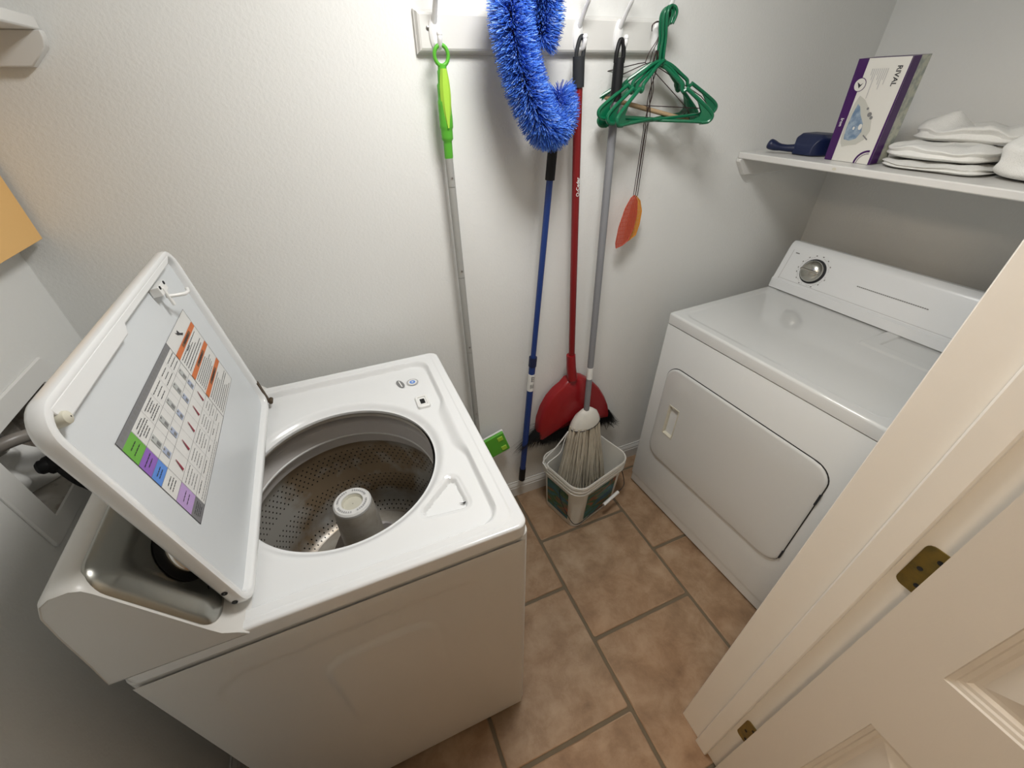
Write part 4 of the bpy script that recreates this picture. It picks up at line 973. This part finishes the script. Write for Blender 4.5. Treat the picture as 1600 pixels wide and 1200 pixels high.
def disc(cu, cv, r, mi, d, sx=1., n=28, a0=0, a1=2 * pi): bb.loops([[IB(cu + sx * r * cos(a0 + (a1 - a0) * k / n), cv + r * sin(a0 + (a1 - a0) * k / n), d) for k in range(n)]], mi, False, True)
disc(.026, .180, .0155, 1, -.0006); disc(.026, .180, .0140, 0, -.0008); bb.add([IB(.018, .186, -.001), IB(.026, .172, -.001), IB(.034, .184, -.001), IB(.028, .180, -.001)], [(0, 1, 2, 3)], 3, False)
# arc at the bottom
for r0, r1, mi in ((.034, .029, 1), (.026, .0245, 1)):
    for k in range(12):
        a, c = pi * (.5 + .5 * k / 12) - .0, pi * (.5 + .5 * (k + 1) / 12)
        bb.quad([IB(.118 + r0 * cos(a), .0 + r0 * sin(a), -.0006), IB(.118 + r0 * cos(c), r0 * sin(c), -.0006), IB(.118 + r1 * cos(c), r1 * sin(c), -.0006), IB(.118 + r1 * cos(a), r1 * sin(a), -.0006)], mi)
# picture of the iron
iron = [(.030, .050), (.036, .042), (.050, .046), (.070, .050), (.086, .062), (.092, .080), (.086, .100), (.070, .124), (.052, .142), (.036, .150), (.030, .135), (.026, .110), (.025, .080), (.027, .060)]
iron = [(.026 + (u - .026) * 1.08, .095 + (v - .095) * 1.12) for u, v in iron]
bb.add([IB(u, v, -.0006) for u, v in iron], [tuple(range(len(iron)))], 4, False)
sole = [(.036, .054), (.052, .052), (.068, .058), (.076, .074), (.072, .094), (.058, .112), (.048, .132), (.040, .138), (.035, .115), (.032, .085), (.033, .064)]
bb.add([IB(u, v, -.0008) for u, v in sole], [tuple(range(len(sole)))], 5, False)
disc(.068, .086, .007, 0, -.001, .7); disc(.052, .082, .004, 0, -.001, .7); disc(.080, .115, .0055, 6, -.001); disc(.087, .108, .004, 6, -.001); disc(.070, .128, .003, 6, -.001)
bb.quad([IB(.083, .066, -.0008), IB(.098, .056, -.0008), IB(.099, .059, -.0008), IB(.084, .069, -.0008)], 6)
for k in range(9): bb.quad([IB(.044 + k * .0048, .214, -.0006), IB(.0455 + k * .0048, .214, -.0006), IB(.0455 + k * .0048, .214 - .014 - .030 * (k % 4 == 2) - .01 * (k % 3), -.0006), IB(.044 + k * .0048, .214 - .014 - .030 * (k % 4 == 2) - .01 * (k % 3), -.0006)], 7)
bb.build('carton_print', [m_boxw, m_purple, m_boxg, m_ink, m_ironw, m_ironb, m_inkg, m_inkl], ibo, fixn=False)
text('brand_lettering', 'RIVAL', .0165, m_ink, IB(.108, .198, -.0008), -iz, -iy * -1 * -1 if 0 else iy * -1 * -1, ibo)
text('side_lettering', 'Iron', .012, m_white, IB(.012, .094, -.0008), -iz, iy, ibo)
# navy scoop
sc = thing('dustpan', 'small navy blue dustpan lying behind the iron box on the shelf', 'dustpan', (1.45, -.12, 1.3805))
d_ = MB(); nn = 14; rows = []
A0 = Vector((1.425, -.125, 1.3815))
for i in range(nn + 1):
    t = i / nn; x = A0.x + .010 + t * .10; hw = .055 * (sin(pi * min(.5, .18 + t * .6))) ; 
    rows.append([Vector((x, A0.y - .035 + hw * (-1), 1.382)), Vector((x, A0.y - .035 - hw * .98, 1.382 + .045 * smooth(0, .25, t + .12))), Vector((x, A0.y - .035 - hw * .7, 1.382 + .056 * smooth(-.2, .3, t))), Vector((x, A0.y - .035 + hw * .7, 1.382 + .056 * smooth(-.2, .3, t))), Vector((x, A0.y - .035 + hw * .98, 1.382 + .045 * smooth(0, .25, t + .12))), Vector((x, A0.y - .035 + hw, 1.382))])
d_.loops(rows, 0, True, True); d_.build('pan', m_navy, sc, bevel=.003)
d_ = MB(); d_.tube(spline([(1.445, -.125, 1.397), (1.430, -.110, 1.397), (1.412, -.090, 1.400), (1.402, -.076, 1.405), (1.394, -.066, 1.409)], 5), [.013, .013, .012, .012, .0115, .011, .011, .011, .011, .012, .013, .014, .015, .0155, .016, .0165, .0165, .016, .015, .012, .007], 14, flat=.9); d_.build('handle', m_navy, sc)
# towels
def towel(name, lab, c, half, seed, folds=2, lump=.006, yaw=0, peak=None):
    rd = random.Random(seed); ph = [rd.uniform(0, 6.28) for _ in range(12)]
    b = MB(); hx, hy, hz = half; nu, nv = 72, 40
    def pt(i, j):
        a = 2 * pi * i / nu; v = -pi / 2 + pi * j / nv
        def sp_(c_, e): return (abs(c_) ** e) * (1 if c_ >= 0 else -1)
        x = hx * sp_(cos(v), .35) * sp_(cos(a), .45); y = hy * sp_(cos(v), .35) * sp_(sin(a), .45); z = hz * sp_(sin(v), .6)
        # folded layers show as grooves around the edge
        edge = max(abs(x) / hx, abs(y) / hy); g = cos(z / hz * pi * folds) * .0035 * smooth(.75, 1, edge)
        n1 = sin(x * 31 + ph[0]) * cos(y * 27 + ph[1]) + .6 * sin(x * 63 + y * 41 + ph[2]) + .4 * sin(y * 93 - x * 37 + ph[3])
        z += lump * n1 * smooth(-hz, hz, z) ; x += -g * (x / hx) + .004 * sin(y * 40 + z * 90 + ph[4]); y += -g * (y / hy) + .005 * sin(x * 36 + z * 120 + ph[5])
        if peak and z > 0: z += peak[2] * math.exp(-((x - peak[0]) ** 2 + (y - peak[1]) ** 2) / .0016)
        xx = x * cos(yaw) - y * sin(yaw); yy = x * sin(yaw) + y * cos(yaw)
        return Vector((c[0] + xx, c[1] + yy, max(c[2] + z, 1.3808 if c[2] - hz < 1.385 else -9)))
    b.loops([[pt(i, j) for i in range(nu)] for j in range(nv + 1)], 0, True, True)
    return tag(b.build(name, m_towel, loc=(c[0], c[1], c[2] - hz)), lab, 'towel', 'white towels on the shelf')
towel('folded_towel', 'crumpled thin white cloth under the folded towels on the shelf', (1.535, -.50, 1.390), (.115, .115, .010), 1, 3, .003)
towel('folded_towel', 'white terry towel folded flat in the pile beside iron box', (1.545, -.49, 1.418), (.105, .110, .017), 2, 2, .005)
towel('folded_towel', 'white terry towel with a pointed peak on top of pile', (1.64, -.475, 1.452), (.085, .115, .018), 3, 2, .008, .1, (-.02, .055, .030))
towel('folded_towel', 'bulky rolled white towel at the right end of the pile', (1.56, -.735, 1.422), (.13, .125, .040), 4, 1, .008)
